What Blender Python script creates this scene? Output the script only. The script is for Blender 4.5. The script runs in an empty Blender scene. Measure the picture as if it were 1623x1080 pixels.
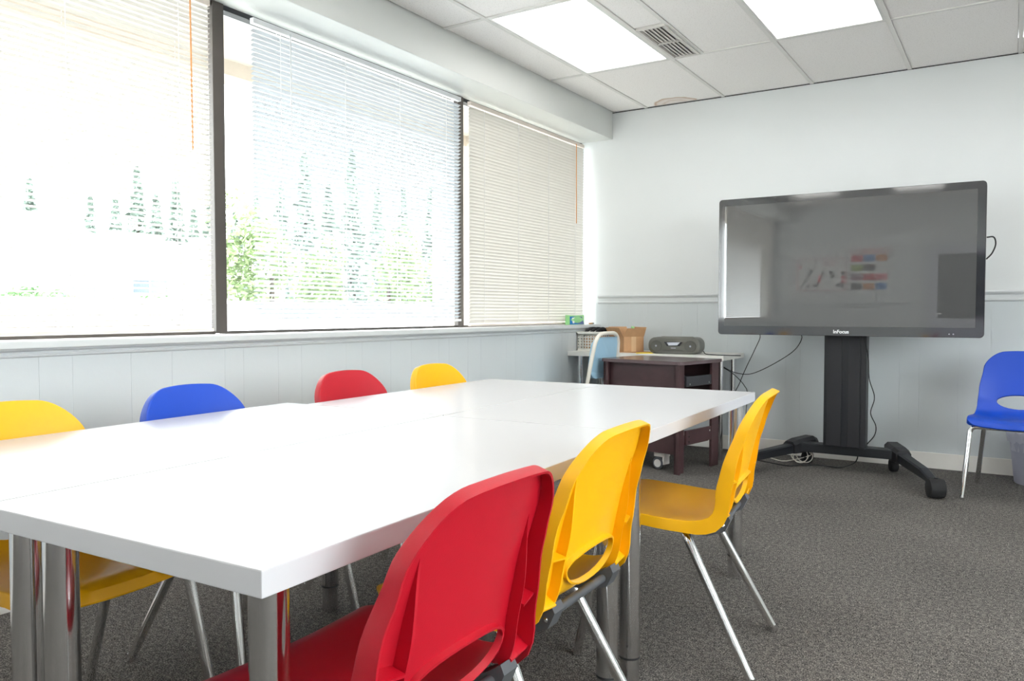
import bpy, bmesh, math, random
from mathutils import Vector, Matrix, geometry
random.seed(7)
C = bpy.context.scene.collection
S = bpy.context.scene
R = math.radians
PI = math.pi

# ------------------------------------------------------------------ camera, sky, lamps, exposure
cam_d = bpy.data.cameras.new('camera')
cam_d.sensor_width = 36.0
cam_d.lens = 1255.98 / 1623 * 36.0
cam_d.clip_start = 0.05
cam_d.clip_end = 500
cam = bpy.data.objects.new('camera', cam_d)
cam.location = (0, 0, 1.045)
cam.rotation_euler = (R(90 - 2.0654), 0, R(32.4246))
C.objects.link(cam)
S.camera = cam
S.view_settings.view_transform = 'Standard'
S.view_settings.look = 'None'
S.view_settings.gamma = 1
S.view_settings.use_curve_mapping = False
S.view_settings.exposure = 0.88
SKY = 8.0            # bright thin overcast
TROFFER = 2.2        # ceiling light diffuser emission
world = bpy.data.worlds.new('overcast_sky')
S.world = world
world.use_nodes = True
wn = world.node_tree
wn.nodes.clear()
wo = wn.nodes.new('ShaderNodeOutputWorld')
wb = wn.nodes.new('ShaderNodeBackground')
wb.inputs['Color'].default_value = (0.93, 0.965, 1.0, 1)
wb.inputs['Strength'].default_value = SKY
wn.links.new(wb.outputs[0], wo.inputs[0])

# ------------------------------------------------------------------ materials
def srgb(r, g, b):
    f = lambda c: (c / 255 / 12.92) if c / 255 <= 0.04045 else ((c / 255 + 0.055) / 1.055) ** 2.4
    return (f(r), f(g), f(b))

def mat(name, col, rough=0.5, metal=0.0, var=0.04, scale=8.0, bump=0.0, bscale=200.0, spec=0.5, ior=None,
        transl=0.0, coat=0.0, emit=None, estr=0.0):
    m = bpy.data.materials.new(name)
    m.use_nodes = True
    nt = m.node_tree
    b = nt.nodes['Principled BSDF']
    tc = nt.nodes.new('ShaderNodeTexCoord')
    nz = nt.nodes.new('ShaderNodeTexNoise')
    nz.inputs['Scale'].default_value = scale
    nz.inputs['Detail'].default_value = 3
    nt.links.new(tc.outputs['Object'], nz.inputs['Vector'])
    rp = nt.nodes.new('ShaderNodeValToRGB')
    e = rp.color_ramp.elements
    e[0].position = 0.3; e[1].position = 0.7
    e[0].color = tuple(c * (1 - var) for c in col) + (1,)
    e[1].color = tuple(min(1, c * (1 + var)) for c in col) + (1,)
    nt.links.new(nz.outputs['Fac'], rp.inputs['Fac'])
    nt.links.new(rp.outputs['Color'], b.inputs['Base Color'])
    b.inputs['Roughness'].default_value = rough
    b.inputs['Metallic'].default_value = metal
    b.inputs['Specular IOR Level'].default_value = spec
    b.inputs['Coat Weight'].default_value = coat
    if ior: b.inputs['IOR'].default_value = ior
    if emit:
        b.inputs['Emission Color'].default_value = tuple(emit) + (1,)
        b.inputs['Emission Strength'].default_value = estr
    if bump:
        n2 = nt.nodes.new('ShaderNodeTexNoise')
        n2.inputs['Scale'].default_value = bscale
        nt.links.new(tc.outputs['Object'], n2.inputs['Vector'])
        bp = nt.nodes.new('ShaderNodeBump')
        bp.inputs['Strength'].default_value = bump
        bp.inputs['Distance'].default_value = 0.002
        nt.links.new(n2.outputs['Fac'], bp.inputs['Height'])
        nt.links.new(bp.outputs[0], b.inputs['Normal'])
    if transl:
        out = nt.nodes['Material Output']
        tr = nt.nodes.new('ShaderNodeBsdfTranslucent')
        nt.links.new(rp.outputs['Color'], tr.inputs['Color'])
        mx = nt.nodes.new('ShaderNodeMixShader')
        mx.inputs[0].default_value = transl
        nt.links.new(b.outputs[0], mx.inputs[1])
        nt.links.new(tr.outputs[0], mx.inputs[2])
        nt.links.new(mx.outputs[0], out.inputs['Surface'])
    return m

def carpet_mat():
    m = mat('carpet_pile', (0.1, 0.1, 0.1), rough=1.0, spec=0.05)
    nt = m.node_tree
    b = nt.nodes['Principled BSDF']
    tc = [n for n in nt.nodes if n.type == 'TEX_COORD'][0]
    n1 = nt.nodes.new('ShaderNodeTexNoise'); n1.inputs['Scale'].default_value = 230; n1.inputs['Detail'].default_value = 4
    n2 = nt.nodes.new('ShaderNodeTexNoise'); n2.inputs['Scale'].default_value = 60; n2.inputs['Detail'].default_value = 5
    n3 = nt.nodes.new('ShaderNodeTexNoise'); n3.inputs['Scale'].default_value = 1.6; n3.inputs['Detail'].default_value = 4
    for n in (n1, n2, n3): nt.links.new(tc.outputs['Object'], n.inputs['Vector'])
    rp = nt.nodes.new('ShaderNodeValToRGB')
    e = rp.color_ramp.elements
    e[0].position = 0.34; e[0].color = (0.030, 0.029, 0.030, 1)
    e[1].position = 0.68; e[1].color = (0.33, 0.305, 0.28, 1)
    k = e.new(0.5); k.color = (0.115, 0.108, 0.102, 1)
    mth = nt.nodes.new('ShaderNodeMath'); mth.operation = 'MULTIPLY_ADD'
    mth.inputs[1].default_value = 0.35; mth.inputs[2].default_value = -0.175
    nt.links.new(n2.outputs['Fac'], mth.inputs[0])
    ad = nt.nodes.new('ShaderNodeMath'); ad.operation = 'ADD'
    nt.links.new(n1.outputs['Fac'], ad.inputs[0]); nt.links.new(mth.outputs[0], ad.inputs[1])
    m3 = nt.nodes.new('ShaderNodeMath'); m3.operation = 'MULTIPLY_ADD'
    m3.inputs[1].default_value = 0.10; m3.inputs[2].default_value = -0.05
    nt.links.new(n3.outputs['Fac'], m3.inputs[0])
    a2 = nt.nodes.new('ShaderNodeMath'); a2.operation = 'ADD'
    nt.links.new(ad.outputs[0], a2.inputs[0]); nt.links.new(m3.outputs[0], a2.inputs[1])
    nt.links.new(a2.outputs[0], rp.inputs['Fac'])
    nt.links.new(rp.outputs['Color'], b.inputs['Base Color'])
    bp = nt.nodes.new('ShaderNodeBump'); bp.inputs['Strength'].default_value = 0.6; bp.inputs['Distance'].default_value = 0.004
    nt.links.new(n1.outputs['Fac'], bp.inputs['Height']); nt.links.new(bp.outputs[0], b.inputs['Normal'])
    return m

def tile_mat(name, stain=False):
    m = mat(name, srgb(232, 229, 225), rough=0.95, spec=0.1, bump=0.5, bscale=120)
    nt = m.node_tree
    b = nt.nodes['Principled BSDF']
    tc = [n for n in nt.nodes if n.type == 'TEX_COORD'][0]
    v = nt.nodes.new('ShaderNodeTexNoise'); v.inputs['Scale'].default_value = 140; v.inputs['Detail'].default_value = 2
    nt.links.new(tc.outputs['Object'], v.inputs['Vector'])
    rp = nt.nodes.new('ShaderNodeValToRGB')
    e = rp.color_ramp.elements
    e[0].position = 0.30; e[0].color = srgb(230, 225, 221) + (1,)
    e[1].position = 0.42; e[1].color = srgb(251, 247, 244) + (1,)
    nt.links.new(v.outputs['Fac'], rp.inputs['Fac'])
    last = rp.outputs['Color']
    if stain:      # old water ring, centred on the wall edge of this tile
        mp = nt.nodes.new('ShaderNodeMapping'); mp.inputs['Location'].default_value = (-0.24, -1.04, -(2.667 + 0.005))
        nt.links.new(tc.outputs['Object'], mp.inputs['Vector'])
        nn = nt.nodes.new('ShaderNodeTexNoise'); nn.inputs['Scale'].default_value = 12
        nt.links.new(mp.outputs[0], nn.inputs['Vector'])
        ln = nt.nodes.new('ShaderNodeVectorMath'); ln.operation = 'LENGTH'
        nt.links.new(mp.outputs[0], ln.inputs[0])
        ma = nt.nodes.new('ShaderNodeMath'); ma.operation = 'MULTIPLY_ADD'; ma.inputs[1].default_value = 0.05
        nt.links.new(nn.outputs['Fac'], ma.inputs[0]); nt.links.new(ln.outputs['Value'], ma.inputs[2])
        r2 = nt.nodes.new('ShaderNodeValToRGB')
        q = r2.color_ramp.elements
        q[0].position = 0.0; q[0].color = (0.25, 0.25, 0.25, 1)
        q[1].position = 0.205; q[1].color = (0, 0, 0, 1)
        for p_, c_ in ((0.10, 0.22), (0.115, 0.5), (0.14, 0.2), (0.17, 0.35), (0.19, 0.85)):
            k = q.new(p_); k.color = (c_, c_, c_, 1)
        nt.links.new(ma.outputs[0], r2.inputs['Fac'])
        mx = nt.nodes.new('ShaderNodeMix'); mx.data_type = 'RGBA'
        mx.inputs['B'].default_value = srgb(196, 160, 130) + (1,)
        nt.links.new(r2.outputs['Color'], mx.inputs['Factor'])
        nt.links.new(last, mx.inputs['A'])
        last = mx.outputs['Result']
    nt.links.new(last, b.inputs['Base Color'])
    return m

def glass_mat():
    m = bpy.data.materials.new('window_glass')
    m.use_nodes = True
    nt = m.node_tree; nt.nodes.clear()
    o = nt.nodes.new('ShaderNodeOutputMaterial')
    t = nt.nodes.new('ShaderNodeBsdfTransparent'); t.inputs[0].default_value = (0.96, 0.98, 0.97, 1)
    g = nt.nodes.new('ShaderNodeBsdfGlossy'); g.inputs['Roughness'].default_value = 0.02
    mx = nt.nodes.new('ShaderNodeMixShader'); mx.inputs[0].default_value = 0.03
    nt.links.new(t.outputs[0], mx.inputs[1]); nt.links.new(g.outputs[0], mx.inputs[2])
    nt.links.new(mx.outputs[0], o.inputs[0])
    return m

M = {}
M['carpet'] = carpet_mat()
M['wall'] = mat('painted_wall', srgb(229, 231, 231), 0.6, var=0.01, scale=2, bump=0.12, bscale=90, spec=0.35)
M['wainscot'] = mat('painted_wainscot', srgb(211, 216, 218), 0.5, var=0.01, scale=2, bump=0.1, bscale=60)
M['soffit'] = mat('painted_bulkhead', srgb(218, 220, 217), 0.45, var=0.01, scale=2, bump=0.1, bscale=90)
M['trim'] = mat('painted_trim', srgb(217, 220, 221), 0.4, var=0.01)
M['sill'] = mat('sill_paint', srgb(214, 217, 217), 0.35, var=0.02)
M['base'] = mat('vinyl_baseboard', srgb(240, 236, 230), 0.45, var=0.02)
M['tile'] = tile_mat('ceiling_tile_board')
M['tile_stain'] = tile_mat('stained_ceiling_tile_board', True)
M['tbar'] = mat('ceiling_grid_metal', srgb(234, 231, 227), 0.85, var=0.01)
M['gap'] = mat('dark_gap_shade', srgb(52, 50, 50), 0.8)
M['bronze'] = mat('bronze_window_frame', srgb(82, 76, 72), 0.45, var=0.05, metal=0.2)
M['bronze_dark'] = mat('dark_window_gasket', srgb(45, 46, 50), 0.6)
M['glass'] = glass_mat()
M['blind_cream'] = mat('cream_blind_vinyl', srgb(212, 208, 201), 0.4, var=0.01, transl=0.05)
M['blind_white'] = mat('white_blind_vinyl', srgb(202, 207, 212), 0.4, var=0.01, transl=0.03)
M['rail_cream'] = mat('cream_blind_rail', srgb(232, 220, 210), 0.4)
M['rail_white'] = mat('white_blind_rail', srgb(238, 240, 242), 0.4)
M['amber'] = mat('amber_plastic_wand', srgb(222, 150, 84), 0.25)
M['clearish'] = mat('clear_plastic_wand', srgb(225, 228, 230), 0.15)
M['cord'] = mat('white_ladder_cord', srgb(240, 240, 240), 0.8)
M['laminate'] = mat('white_table_laminate', srgb(198, 198, 201), 0.26, var=0.004, scale=3, spec=0.28)
M['desk_white'] = mat('white_desk_laminate', srgb(226, 224, 218), 0.35)
M['chrome'] = mat('chrome', (0.80, 0.80, 0.80), 0.07, 1.0, var=0.01)
M['satin'] = mat('satin_chrome_leg', (0.74, 0.74, 0.75), 0.14, 1.0, var=0.02)
M['ringdark'] = mat('dark_leg_ring', srgb(38, 38, 40), 0.5)
M['bracket'] = mat('dark_grey_bracket', srgb(92, 94, 98), 0.38, var=0.03, metal=0.3)
M['red'] = mat('red_chair_plastic', srgb(182, 9, 34), 0.42, var=0.015, bump=0.12, bscale=500, spec=0.45)
M['yellow'] = mat('yellow_chair_plastic', srgb(240, 176, 0), 0.40, var=0.015, bump=0.12, bscale=500, spec=0.45)
M['blue'] = mat('blue_chair_plastic', srgb(10, 68, 182), 0.42, var=0.015, bump=0.12, bscale=500, spec=0.45)
M['black'] = mat('black_powder_coat', srgb(26, 28, 33), 0.42, var=0.04)
M['black_plastic'] = mat('black_plastic', srgb(32, 32, 36), 0.5, var=0.04)
M['rubber'] = mat('black_rubber', srgb(28, 28, 30), 0.75)
M['bezel'] = mat('glossy_black_bezel', srgb(38, 39, 44), 0.06, spec=0.9, ior=1.7, var=0.01)
M['screen'] = mat('dark_glass_screen', srgb(78, 78, 78), 0.0, spec=0.7, ior=1.75, var=0.0)
M['logo'] = mat('white_logo_print', srgb(235, 238, 240), 0.4)
M['walnut'] = mat('dark_walnut_laminate', srgb(74, 52, 54), 0.38, var=0.10, scale=14)
M['walnut_sheen'] = mat('dark_walnut_desktop_sheen', srgb(98, 82, 84), 0.22, var=0.05, scale=14)  # desktop's reflected sheen put into a lighter, greyer walnut
M['darkin'] = mat('dark_metal_slide', srgb(72, 72, 76), 0.4, metal=0.4)
M['cream_metal'] = mat('cream_tube_paint', srgb(232, 226, 215), 0.35)
M['pale_blue'] = mat('pale_blue_vinyl', srgb(168, 206, 230), 0.45)
M['cardboard'] = mat('cardboard', srgb(196, 154, 114), 0.85, var=0.05, scale=20)
M['tape'] = mat('packing_tape', srgb(214, 180, 140), 0.3)
M['basket'] = mat('white_basket_plastic', srgb(240, 238, 230), 0.4)
M['boombox'] = mat('grey_boombox_shell', srgb(98, 97, 90), 0.35, var=0.03)
M['grille'] = mat('dark_speaker_grille', srgb(88, 87, 81), 0.6, bump=0.6, bscale=900)
M['silver'] = mat('silver_plastic', srgb(205, 208, 216), 0.2, 0.5)
M['yellow_paper'] = mat('yellow_paper', srgb(240, 210, 40), 0.7)
M['white_paper'] = mat('white_paper', srgb(238, 238, 236), 0.8)
M['green_wrap'] = mat('light_green_wrapper', srgb(150, 210, 140), 0.3)
M['blue_wrap'] = mat('blue_wrapper_print', srgb(30, 120, 190), 0.3)
M['dark_wrap'] = mat('navy_wrapper_print', srgb(90, 105, 150), 0.3)
M['bag'] = mat('frosted_bin_liner', srgb(226, 226, 238), 0.35, transl=0.4)
M['bin'] = mat('translucent_bin_plastic', srgb(205, 206, 222), 0.4, transl=0.3)
M['whitecable'] = mat('white_cable', srgb(225, 220, 208), 0.5)
M['diffuser'] = mat('light_diffuser', (0.9, 0.9, 0.88), 0.5, emit=(1.0, 0.985, 0.94), estr=TROFFER)
M['troffer'] = mat('troffer_frame', srgb(228, 228, 224), 0.4)
M['vent'] = mat('vent_metal', srgb(214, 210, 205), 0.45)
M['vent_back'] = mat('vent_backing', srgb(142, 139, 136), 0.7)
M['door'] = mat('painted_door', srgb(205, 205, 215), 0.4)
M['stucco'] = mat('beige_stucco', srgb(208, 196, 184), 0.9, var=0.04, bump=0.5, bscale=60)
M['ext_white'] = mat('white_render', srgb(240, 240, 238), 0.9, var=0.02)
M['ground'] = mat('pale_concrete', srgb(158, 157, 154), 0.95, var=0.04, scale=0.6)
M['roof'] = mat('pale_grey_shingle', srgb(198, 200, 202), 0.9, var=0.05, bump=0.4, bscale=20)
M['ext_wall'] = mat('cream_siding', srgb(222, 220, 214), 0.9)
M['ext_glass'] = mat('house_window_glass', srgb(88, 96, 104), 0.15)
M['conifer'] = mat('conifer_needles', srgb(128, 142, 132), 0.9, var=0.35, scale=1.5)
M['broadleaf'] = mat('broadleaf_leaves', srgb(134, 152, 108), 0.8, var=0.35, scale=2)
M['hedge'] = mat('hedge_leaves', srgb(104, 138, 92), 0.8, var=0.35, scale=4)
M['bark'] = mat('tree_bark', srgb(70, 60, 52), 0.95)
M['p_red'] = mat('print_red', srgb(214, 70, 78), 0.6)
M['p_pink'] = mat('print_pink', srgb(226, 130, 140), 0.6)
M['p_blue'] = mat('print_blue', srgb(80, 140, 205), 0.6)
M['p_orange'] = mat('print_orange', srgb(222, 150, 90), 0.6)
M['p_green'] = mat('print_green', srgb(150, 170, 60), 0.6)
M['p_dark'] = mat('print_dark', srgb(80, 70, 72), 0.6)
M['p_purple'] = mat('print_purple', srgb(150, 110, 125), 0.6)

# ------------------------------------------------------------------ mesh helpers
class MB:
    """collects shapes; build() links them as ONE mesh object"""
    def __init__(s):
        s.v = []; s.f = []; s.m = []; s.sm = []
    def add(s, vs, fs, mi=0, smooth=False):
        k = len(s.v)
        s.v += [tuple(v) for v in vs]
        s.f += [tuple(i + k for i in f) for f in fs]
        s.m += [mi] * len(fs); s.sm += [smooth] * len(fs)
        return s
    def box(s, x0, x1, y0, y1, z0, z1, mi=0, bev=0.0, rot=None, at=None):
        b = bevel_box(x1 - x0, y1 - y0, z1 - z0, bev)
        c = Vector(((x0 + x1) / 2, (y0 + y1) / 2, (z0 + z1) / 2))
        vs = [v + c for v in b[0]]
        if rot is not None:
            vs = [rot @ v for v in vs]
        if at is not None:
            vs = [v + Vector(at) for v in vs]
        return s.add(vs, b[1], mi)
    def tube(s, pts, r, n=12, mi=0, cap=True, smooth=True):
        v, f = tube_mesh(pts, r, n, cap)
        return s.add(v, f, mi, smooth)
    def lathe(s, prof, n=24, c=(0, 0, 0), mi=0, axis='z', smooth=True):
        vs = []; fs = []
        for (r, h) in prof:
            for i in range(n):
                a = 2 * PI * i / n
                p = (r * math.cos(a), r * math.sin(a), h)
                if axis == 'x': p = (p[2], p[0], p[1])
                if axis == 'y': p = (p[0], p[2], p[1])
                vs.append(Vector(p) + Vector(c))
        for j in range(len(prof) - 1):
            for i in range(n):
                k = (i + 1) % n
                fs.append((j * n + i, j * n + k, (j + 1) * n + k, (j + 1) * n + i))
        fs.append(tuple(range(n - 1, -1, -1)))
        fs.append(tuple((len(prof) - 1) * n + i for i in range(n)))
        return s.add(vs, fs, mi, smooth)
    def prism(s, poly, z0, z1, mi=0, axis='z'):
        n = len(poly)
        def P(a, b, h):
            return {'z': (a, b, h), 'y': (a, h, b), 'x': (h, a, b)}[axis]
        vs = [P(a, b, z0) for a, b in poly] + [P(a, b, z1) for a, b in poly]
        fs = [tuple(range(n - 1, -1, -1)), tuple(range(n, 2 * n))]
        fs += [(i, (i + 1) % n, (i + 1) % n + n, i + n) for i in range(n)]
        return s.add(vs, fs, mi)
    def build(s, name, mats, parent=None, loc=None, rotz=0.0, smooth_angle=None):
        me = bpy.data.meshes.new(name)
        me.from_pydata([tuple(v) for v in s.v], [], s.f)
        if not isinstance(mats, (list, tuple)): mats = [mats]
        for m in mats: me.materials.append(M[m] if isinstance(m, str) else m)
        me.polygons.foreach_set('material_index', s.m)
        me.polygons.foreach_set('use_smooth', s.sm)
        bm = bmesh.new(); bm.from_mesh(me)
        bmesh.ops.recalc_face_normals(bm, faces=bm.faces)
        bm.to_mesh(me); bm.free()
        if any(s.sm): me.set_sharp_from_angle(angle=R(40))
        return link(name, me, parent, loc, rotz)

def link(name, me, parent=None, loc=None, rotz=0.0):
    o = bpy.data.objects.new(name, me)
    C.objects.link(o)
    if parent is not None: o.parent = parent
    if loc is not None: o.location = loc
    if rotz: o.rotation_euler = (0, 0, rotz)
    return o

def bevel_box(sx, sy, sz, b):
    hx, hy, hz = sx / 2, sy / 2, sz / 2
    if b <= 0:
        v = [Vector((x * hx, y * hy, z * hz)) for x in (-1, 1) for y in (-1, 1) for z in (-1, 1)]
        f = [(0, 1, 3, 2), (4, 6, 7, 5), (0, 4, 5, 1), (2, 3, 7, 6), (0, 2, 6, 4), (1, 5, 7, 3)]
        return v, f
    bm = bmesh.new()
    bmesh.ops.create_cube(bm, size=1)
    for v in bm.verts: v.co = Vector((v.co.x * sx, v.co.y * sy, v.co.z * sz))
    bmesh.ops.bevel(bm, geom=list(bm.edges), offset=b, segments=2, affect='EDGES', profile=0.6)
    bm.verts.index_update()
    v = [x.co.copy() for x in bm.verts]; f = [tuple(q.index for q in p.verts) for p in bm.faces]
    bm.free()
    return v, f

def rounded(pts, rad, seg=5):
    """polyline with its corners rounded"""
    pts = [Vector(p) for p in pts]
    out = [pts[0]]
    for i in range(1, len(pts) - 1):
        a, b, c = pts[i - 1], pts[i], pts[i + 1]
        r = min(rad, (a - b).length * 0.45, (c - b).length * 0.45)
        p = b + (a - b).normalized() * r; q = b + (c - b).normalized() * r
        for k in range(seg + 1):
            t = k / seg
            out.append(p * (1 - t) ** 2 + b * 2 * t * (1 - t) + q * t * t)
    out.append(pts[-1])
    return out

def catmull(pts, n=6):
    pts = [Vector(p) for p in pts]
    P = [pts[0] * 2 - pts[1]] + pts + [pts[-1] * 2 - pts[-2]]
    out = []
    for i in range(1, len(P) - 2):
        for k in range(n):
            t = k / n
            a, b, c, d = P[i - 1], P[i], P[i + 1], P[i + 2]
            out.append(0.5 * ((2 * b) + (c - a) * t + (2 * a - 5 * b + 4 * c - d) * t * t + (3 * b - a - 3 * c + d) * t ** 3))
    out.append(pts[-1])
    return out

def tube_mesh(pts, r, n=12, cap=True):
    pts = [Vector(p) for p in pts]
    rs = r if isinstance(r, (list, tuple)) else [r] * len(pts)
    T = []
    for i in range(len(pts)):
        a = pts[max(0, i - 1)]; b = pts[min(len(pts) - 1, i + 1)]
        T.append((b - a).normalized())
    up = Vector((0, 0, 1)) if abs(T[0].z) < 0.9 else Vector((1, 0, 0))
    nrm = (up - T[0] * up.dot(T[0])).normalized()
    vs = []; fs = []
    for i, p in enumerate(pts):
        nrm = (nrm - T[i] * nrm.dot(T[i])).normalized()
        bn = T[i].cross(nrm)
        for k in range(n):
            a = 2 * PI * k / n
            vs.append(p + (nrm * math.cos(a) + bn * math.sin(a)) * rs[i])
    for i in range(len(pts) - 1):
        for k in range(n):
            q = (k + 1) % n
            fs.append((i * n + k, i * n + q, (i + 1) * n + q, (i + 1) * n + k))
    if cap:
        fs.append(tuple(range(n - 1, -1, -1)))
        fs.append(tuple((len(pts) - 1) * n + k for k in range(n)))
    return vs, fs

def thing(name, label, cat, loc=(0, 0, 0), rotz=0.0, group=None):
    o = bpy.data.objects.new(name, None)
    o.empty_display_size = 0.1
    C.objects.link(o)
    o.location = loc; o.rotation_euler = (0, 0, rotz)
    o['label'] = label; o['category'] = cat
    if group: o['group'] = group
    return o

def tag(o, label, cat, group=None):
    o['label'] = label; o['category'] = cat
    if group: o['group'] = group
    return o

def struct(o, label=None):
    o['kind'] = 'structure'
    if label: o['label'] = label
    return o

def copy_tree(o, parent=None):
    c = o.copy(); C.objects.link(c)
    if parent is not None: c.parent = parent
    for ch in list(o.children): copy_tree(ch, c)
    return c

def setting(name, label=None):
    o = bpy.data.objects.new(name, None); C.objects.link(o)
    return struct(o, label)

# ------------------------------------------------------------------ room shell
WX = -2.95      # face of the low wall under the windows
GX = -3.09      # window frame face
WY = 5.96       # wall with the display
FY = -2.35      # wall behind the camera
RX = 3.05       # right wall
CZ = 2.667      # ceiling
SF = 2.455      # underside of the bulkhead over the windows

struct(MB().box(-3.3, RX + 0.1, FY - 0.1, WY + 0.1, -0.12, 0).build('floor', 'carpet'), 'speckled grey-brown carpet floor')
struct(MB().box(-3.25, RX + 0.1, WY, WY + 0.12, 0, CZ + 0.1).build('wall_back', 'wall'), 'pale blue-white wall behind the wide display')
wl = struct(MB().box(-3.25, WX, FY, WY, 0, 0.915).build('wall_left', 'wall'), 'low painted wall under the windows')
struct(MB().box(RX, RX + 0.12, FY, WY, 0, 0.9).box(RX, RX + 0.12, FY, WY, 2.35, CZ + 0.1).box(RX, RX + 0.12, FY, -0.9, 0.9, 2.35).box(RX, RX + 0.12, 3.2, WY, 0.9, 2.35).build('wall_right', 'wall'), 'pale painted wall on the right')
wf = struct(MB().box(-3.25, RX + 0.1, FY - 0.12, FY, 0, CZ + 0.1).build('wall_front', 'wall'), 'pale wall opposite the display')
struct(MB().box(-3.25, -2.81, FY, WY, SF, CZ + 0.1, bev=0.004).build('trim_1', 'soffit'), 'painted bulkhead running above the windows')

# painted wainscot boards: each board its own piece with a fine open joint
def boards(parent, axis, a0, a1, face, z0, z1, thick, seed):
    rnd = random.Random(seed)
    pat = [0.10, 0.20, 0.145, 0.305, 0.12, 0.23, 0.18, 0.26]
    a = a0; i = 0
    cache = {}
    while a < a1 - 0.02:
        w = pat[i % len(pat)]; i += 1
        b = min(a1, a + w)
        key = round(b - a, 4)
        if key not in cache:
            mb = MB()
            if axis == 'x': mb.box(0.0002, key - 0.0002, -thick, 0, z0, z1, bev=0.0008)
            else: mb.box(0, thick, 0.0002, key - 0.0002, z0, z1, bev=0.0006)
            o = mb.build('board', 'wainscot', parent)
            cache[key] = o.data
        else:
            o = link('board', cache[key], parent)
        o.location = (a, face, 0) if axis == 'x' else (face, a, 0)
        a = b
boards(bpy.data.objects['wall_back'], 'x', WX, RX, WY, 0.0, 1.12, 0.007, 1)
boards(wl, 'y', FY, WY - 0.008, WX, 0.0, 0.89, 0.006, 2)

def moulding(name, x0, x1, y, z0, z1, mats='trim', label=None):
    """chair rail along x: two beads with a flat between"""
    h = z1 - z0
    pr = [(0, 0), (0.010, 0.002), (0.017, 0.10 * h), (0.017, 0.20 * h), (0.009, 0.30 * h), (0.009, 0.62 * h), (0.020, 0.72 * h), (0.024, 0.86 * h), (0.018, 0.98 * h), (0, h)]
    n = len(pr); vs = []
    for x in (x0, x1): vs += [(x, y - a, z0 + b) for a, b in pr]
    fs = [(i, i + 1, i + 1 + n, i + n) for i in range(n - 1)] + [tuple(range(n)), tuple(range(2 * n - 1, n - 1, -1))]
    return struct(MB().add(vs, fs).build(name, mats), label)
moulding('trim_2', WX + 0.02, RX, WY, 1.112, 1.185, label='painted chair rail on the wall behind the display')
o = moulding('trim_3', WX, RX, 0, 1.112, 1.185, label='painted chair rail on the wall opposite the display')
o.rotation_euler = (0, 0, PI); o.location = (0, FY, 0)
# sill and the moulding below it
struct(MB().box(-3.10, -2.905, FY, WY - 0.012, 0.916, 0.943, bev=0.004).build('trim_4', 'sill'), 'painted window sill board')
n = 9
pr = [(0, 0), (0.006, 0.0), (0.013, 0.005), (0.014, 0.011), (0.008, 0.014), (0.010, 0.021), (0.022, 0.027), (0.024, 0.033), (0, 0.033)]
vs = []
for y in (FY, WY - 0.012): vs += [(WX + a, y, 0.883 + b) for a, b in pr]
fs = [(i, i + 1, i + 1 + n, i + n) for i in range(n - 1)] + [tuple(range(n)), tuple(range(2 * n - 1, n - 1, -1))]
struct(MB().add(vs, fs).build('trim_5', 'trim'), 'moulding under the window sill')
struct(MB().box(WX + 0.006, RX, WY - 0.017, WY - 0.007, 0, 0.105, bev=0.003).build('baseboard_back', 'base'), 'cream vinyl baseboard')
struct(MB().box(WX + 0.006, WX + 0.016, FY, WY - 0.02, 0, 0.105, bev=0.003).build('baseboard_left', 'base'), 'cream vinyl baseboard below the windows')
struct(MB().box(WX, RX, FY, FY + 0.012, 0, 0.105, bev=0.003).build('baseboard_front', 'base'), 'cream vinyl baseboard opposite')

# ------------------------------------------------------------------ ceiling: slab, grid bars, tiles
ceil = struct(MB().box(-3.25, RX + 0.1, FY - 0.1, WY + 0.1, CZ + 0.14, CZ + 0.2).build('ceiling', 'wall'), 'suspended tile ceiling')
XS = [-2.81, -2.515, -1.895, -1.255, -0.63, -0.005, 0.62, 1.245, 1.87, 2.495, RX]
YS = [FY, -1.2, 0.02, 1.24, 2.46, 3.68, 4.90, WY]
BW = 0.012
for x in XS[1:-1]:
    MB().box(-BW, BW, FY, WY, CZ, CZ + 0.03).build('grid_bar', 'tbar', ceil, (x, 0, 0))
for y in YS[1:-1]:
    for i in range(len(XS) - 1):
        MB().box(XS[i] + BW, XS[i + 1] - BW, -BW, BW, CZ + 0.0005, CZ + 0.03).build('grid_bar', 'tbar', ceil, (0, y, 0))
MB().box(-BW, BW, 2.46 + BW, 4.90 - BW, CZ + 0.0008, CZ + 0.03).build('grid_bar', 'tbar', ceil, (-1.695, 0, 0))
# dark strip painted as the shade where tiles meet the wall with the display
MB().box(-2.81, RX, WY - 0.006, WY, CZ - 0.001, CZ + 0.004).build('wall_angle_shade', 'gap', ceil)
LX = [1, 3, 5, 7]; LY = [1, 3, 5]
lights = []
tcache = {}
def tile(x0, x1, y0, y1, m='tile'):
    w, d = round(x1 - x0 - 2 * BW - 0.003, 4), round(y1 - y0 - 2 * BW - 0.003, 4)
    k = (w, d, m)
    if k not in tcache:
        o = MB().box(0, w, 0, d, CZ + 0.005, CZ + 0.02, bev=0.003).build('tile', m, ceil)
        tcache[k] = o.data
    else:
        o = link('tile', tcache[k], ceil)
    o.location = (x0 + BW + 0.0015, y0 + BW + 0.0015, 0)
for i in range(len(XS) - 1):
    for j in range(len(YS) - 1):
        if i in LX and j in LY:
            lights.append((XS[i], XS[i + 1], YS[j], YS[j + 1])); continue
        if i == 2 and j in (4, 5):
            tile(XS[2], -1.695, YS[j], YS[j + 1] if j == 4 else 4.285)
            tile(-1.695, XS[3], YS[j], YS[j + 1])
            continue
        tile(XS[i], XS[i + 1], YS[j], YS[j + 1], 'tile_stain' if (i, j) == (1, 6) else 'tile')

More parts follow.
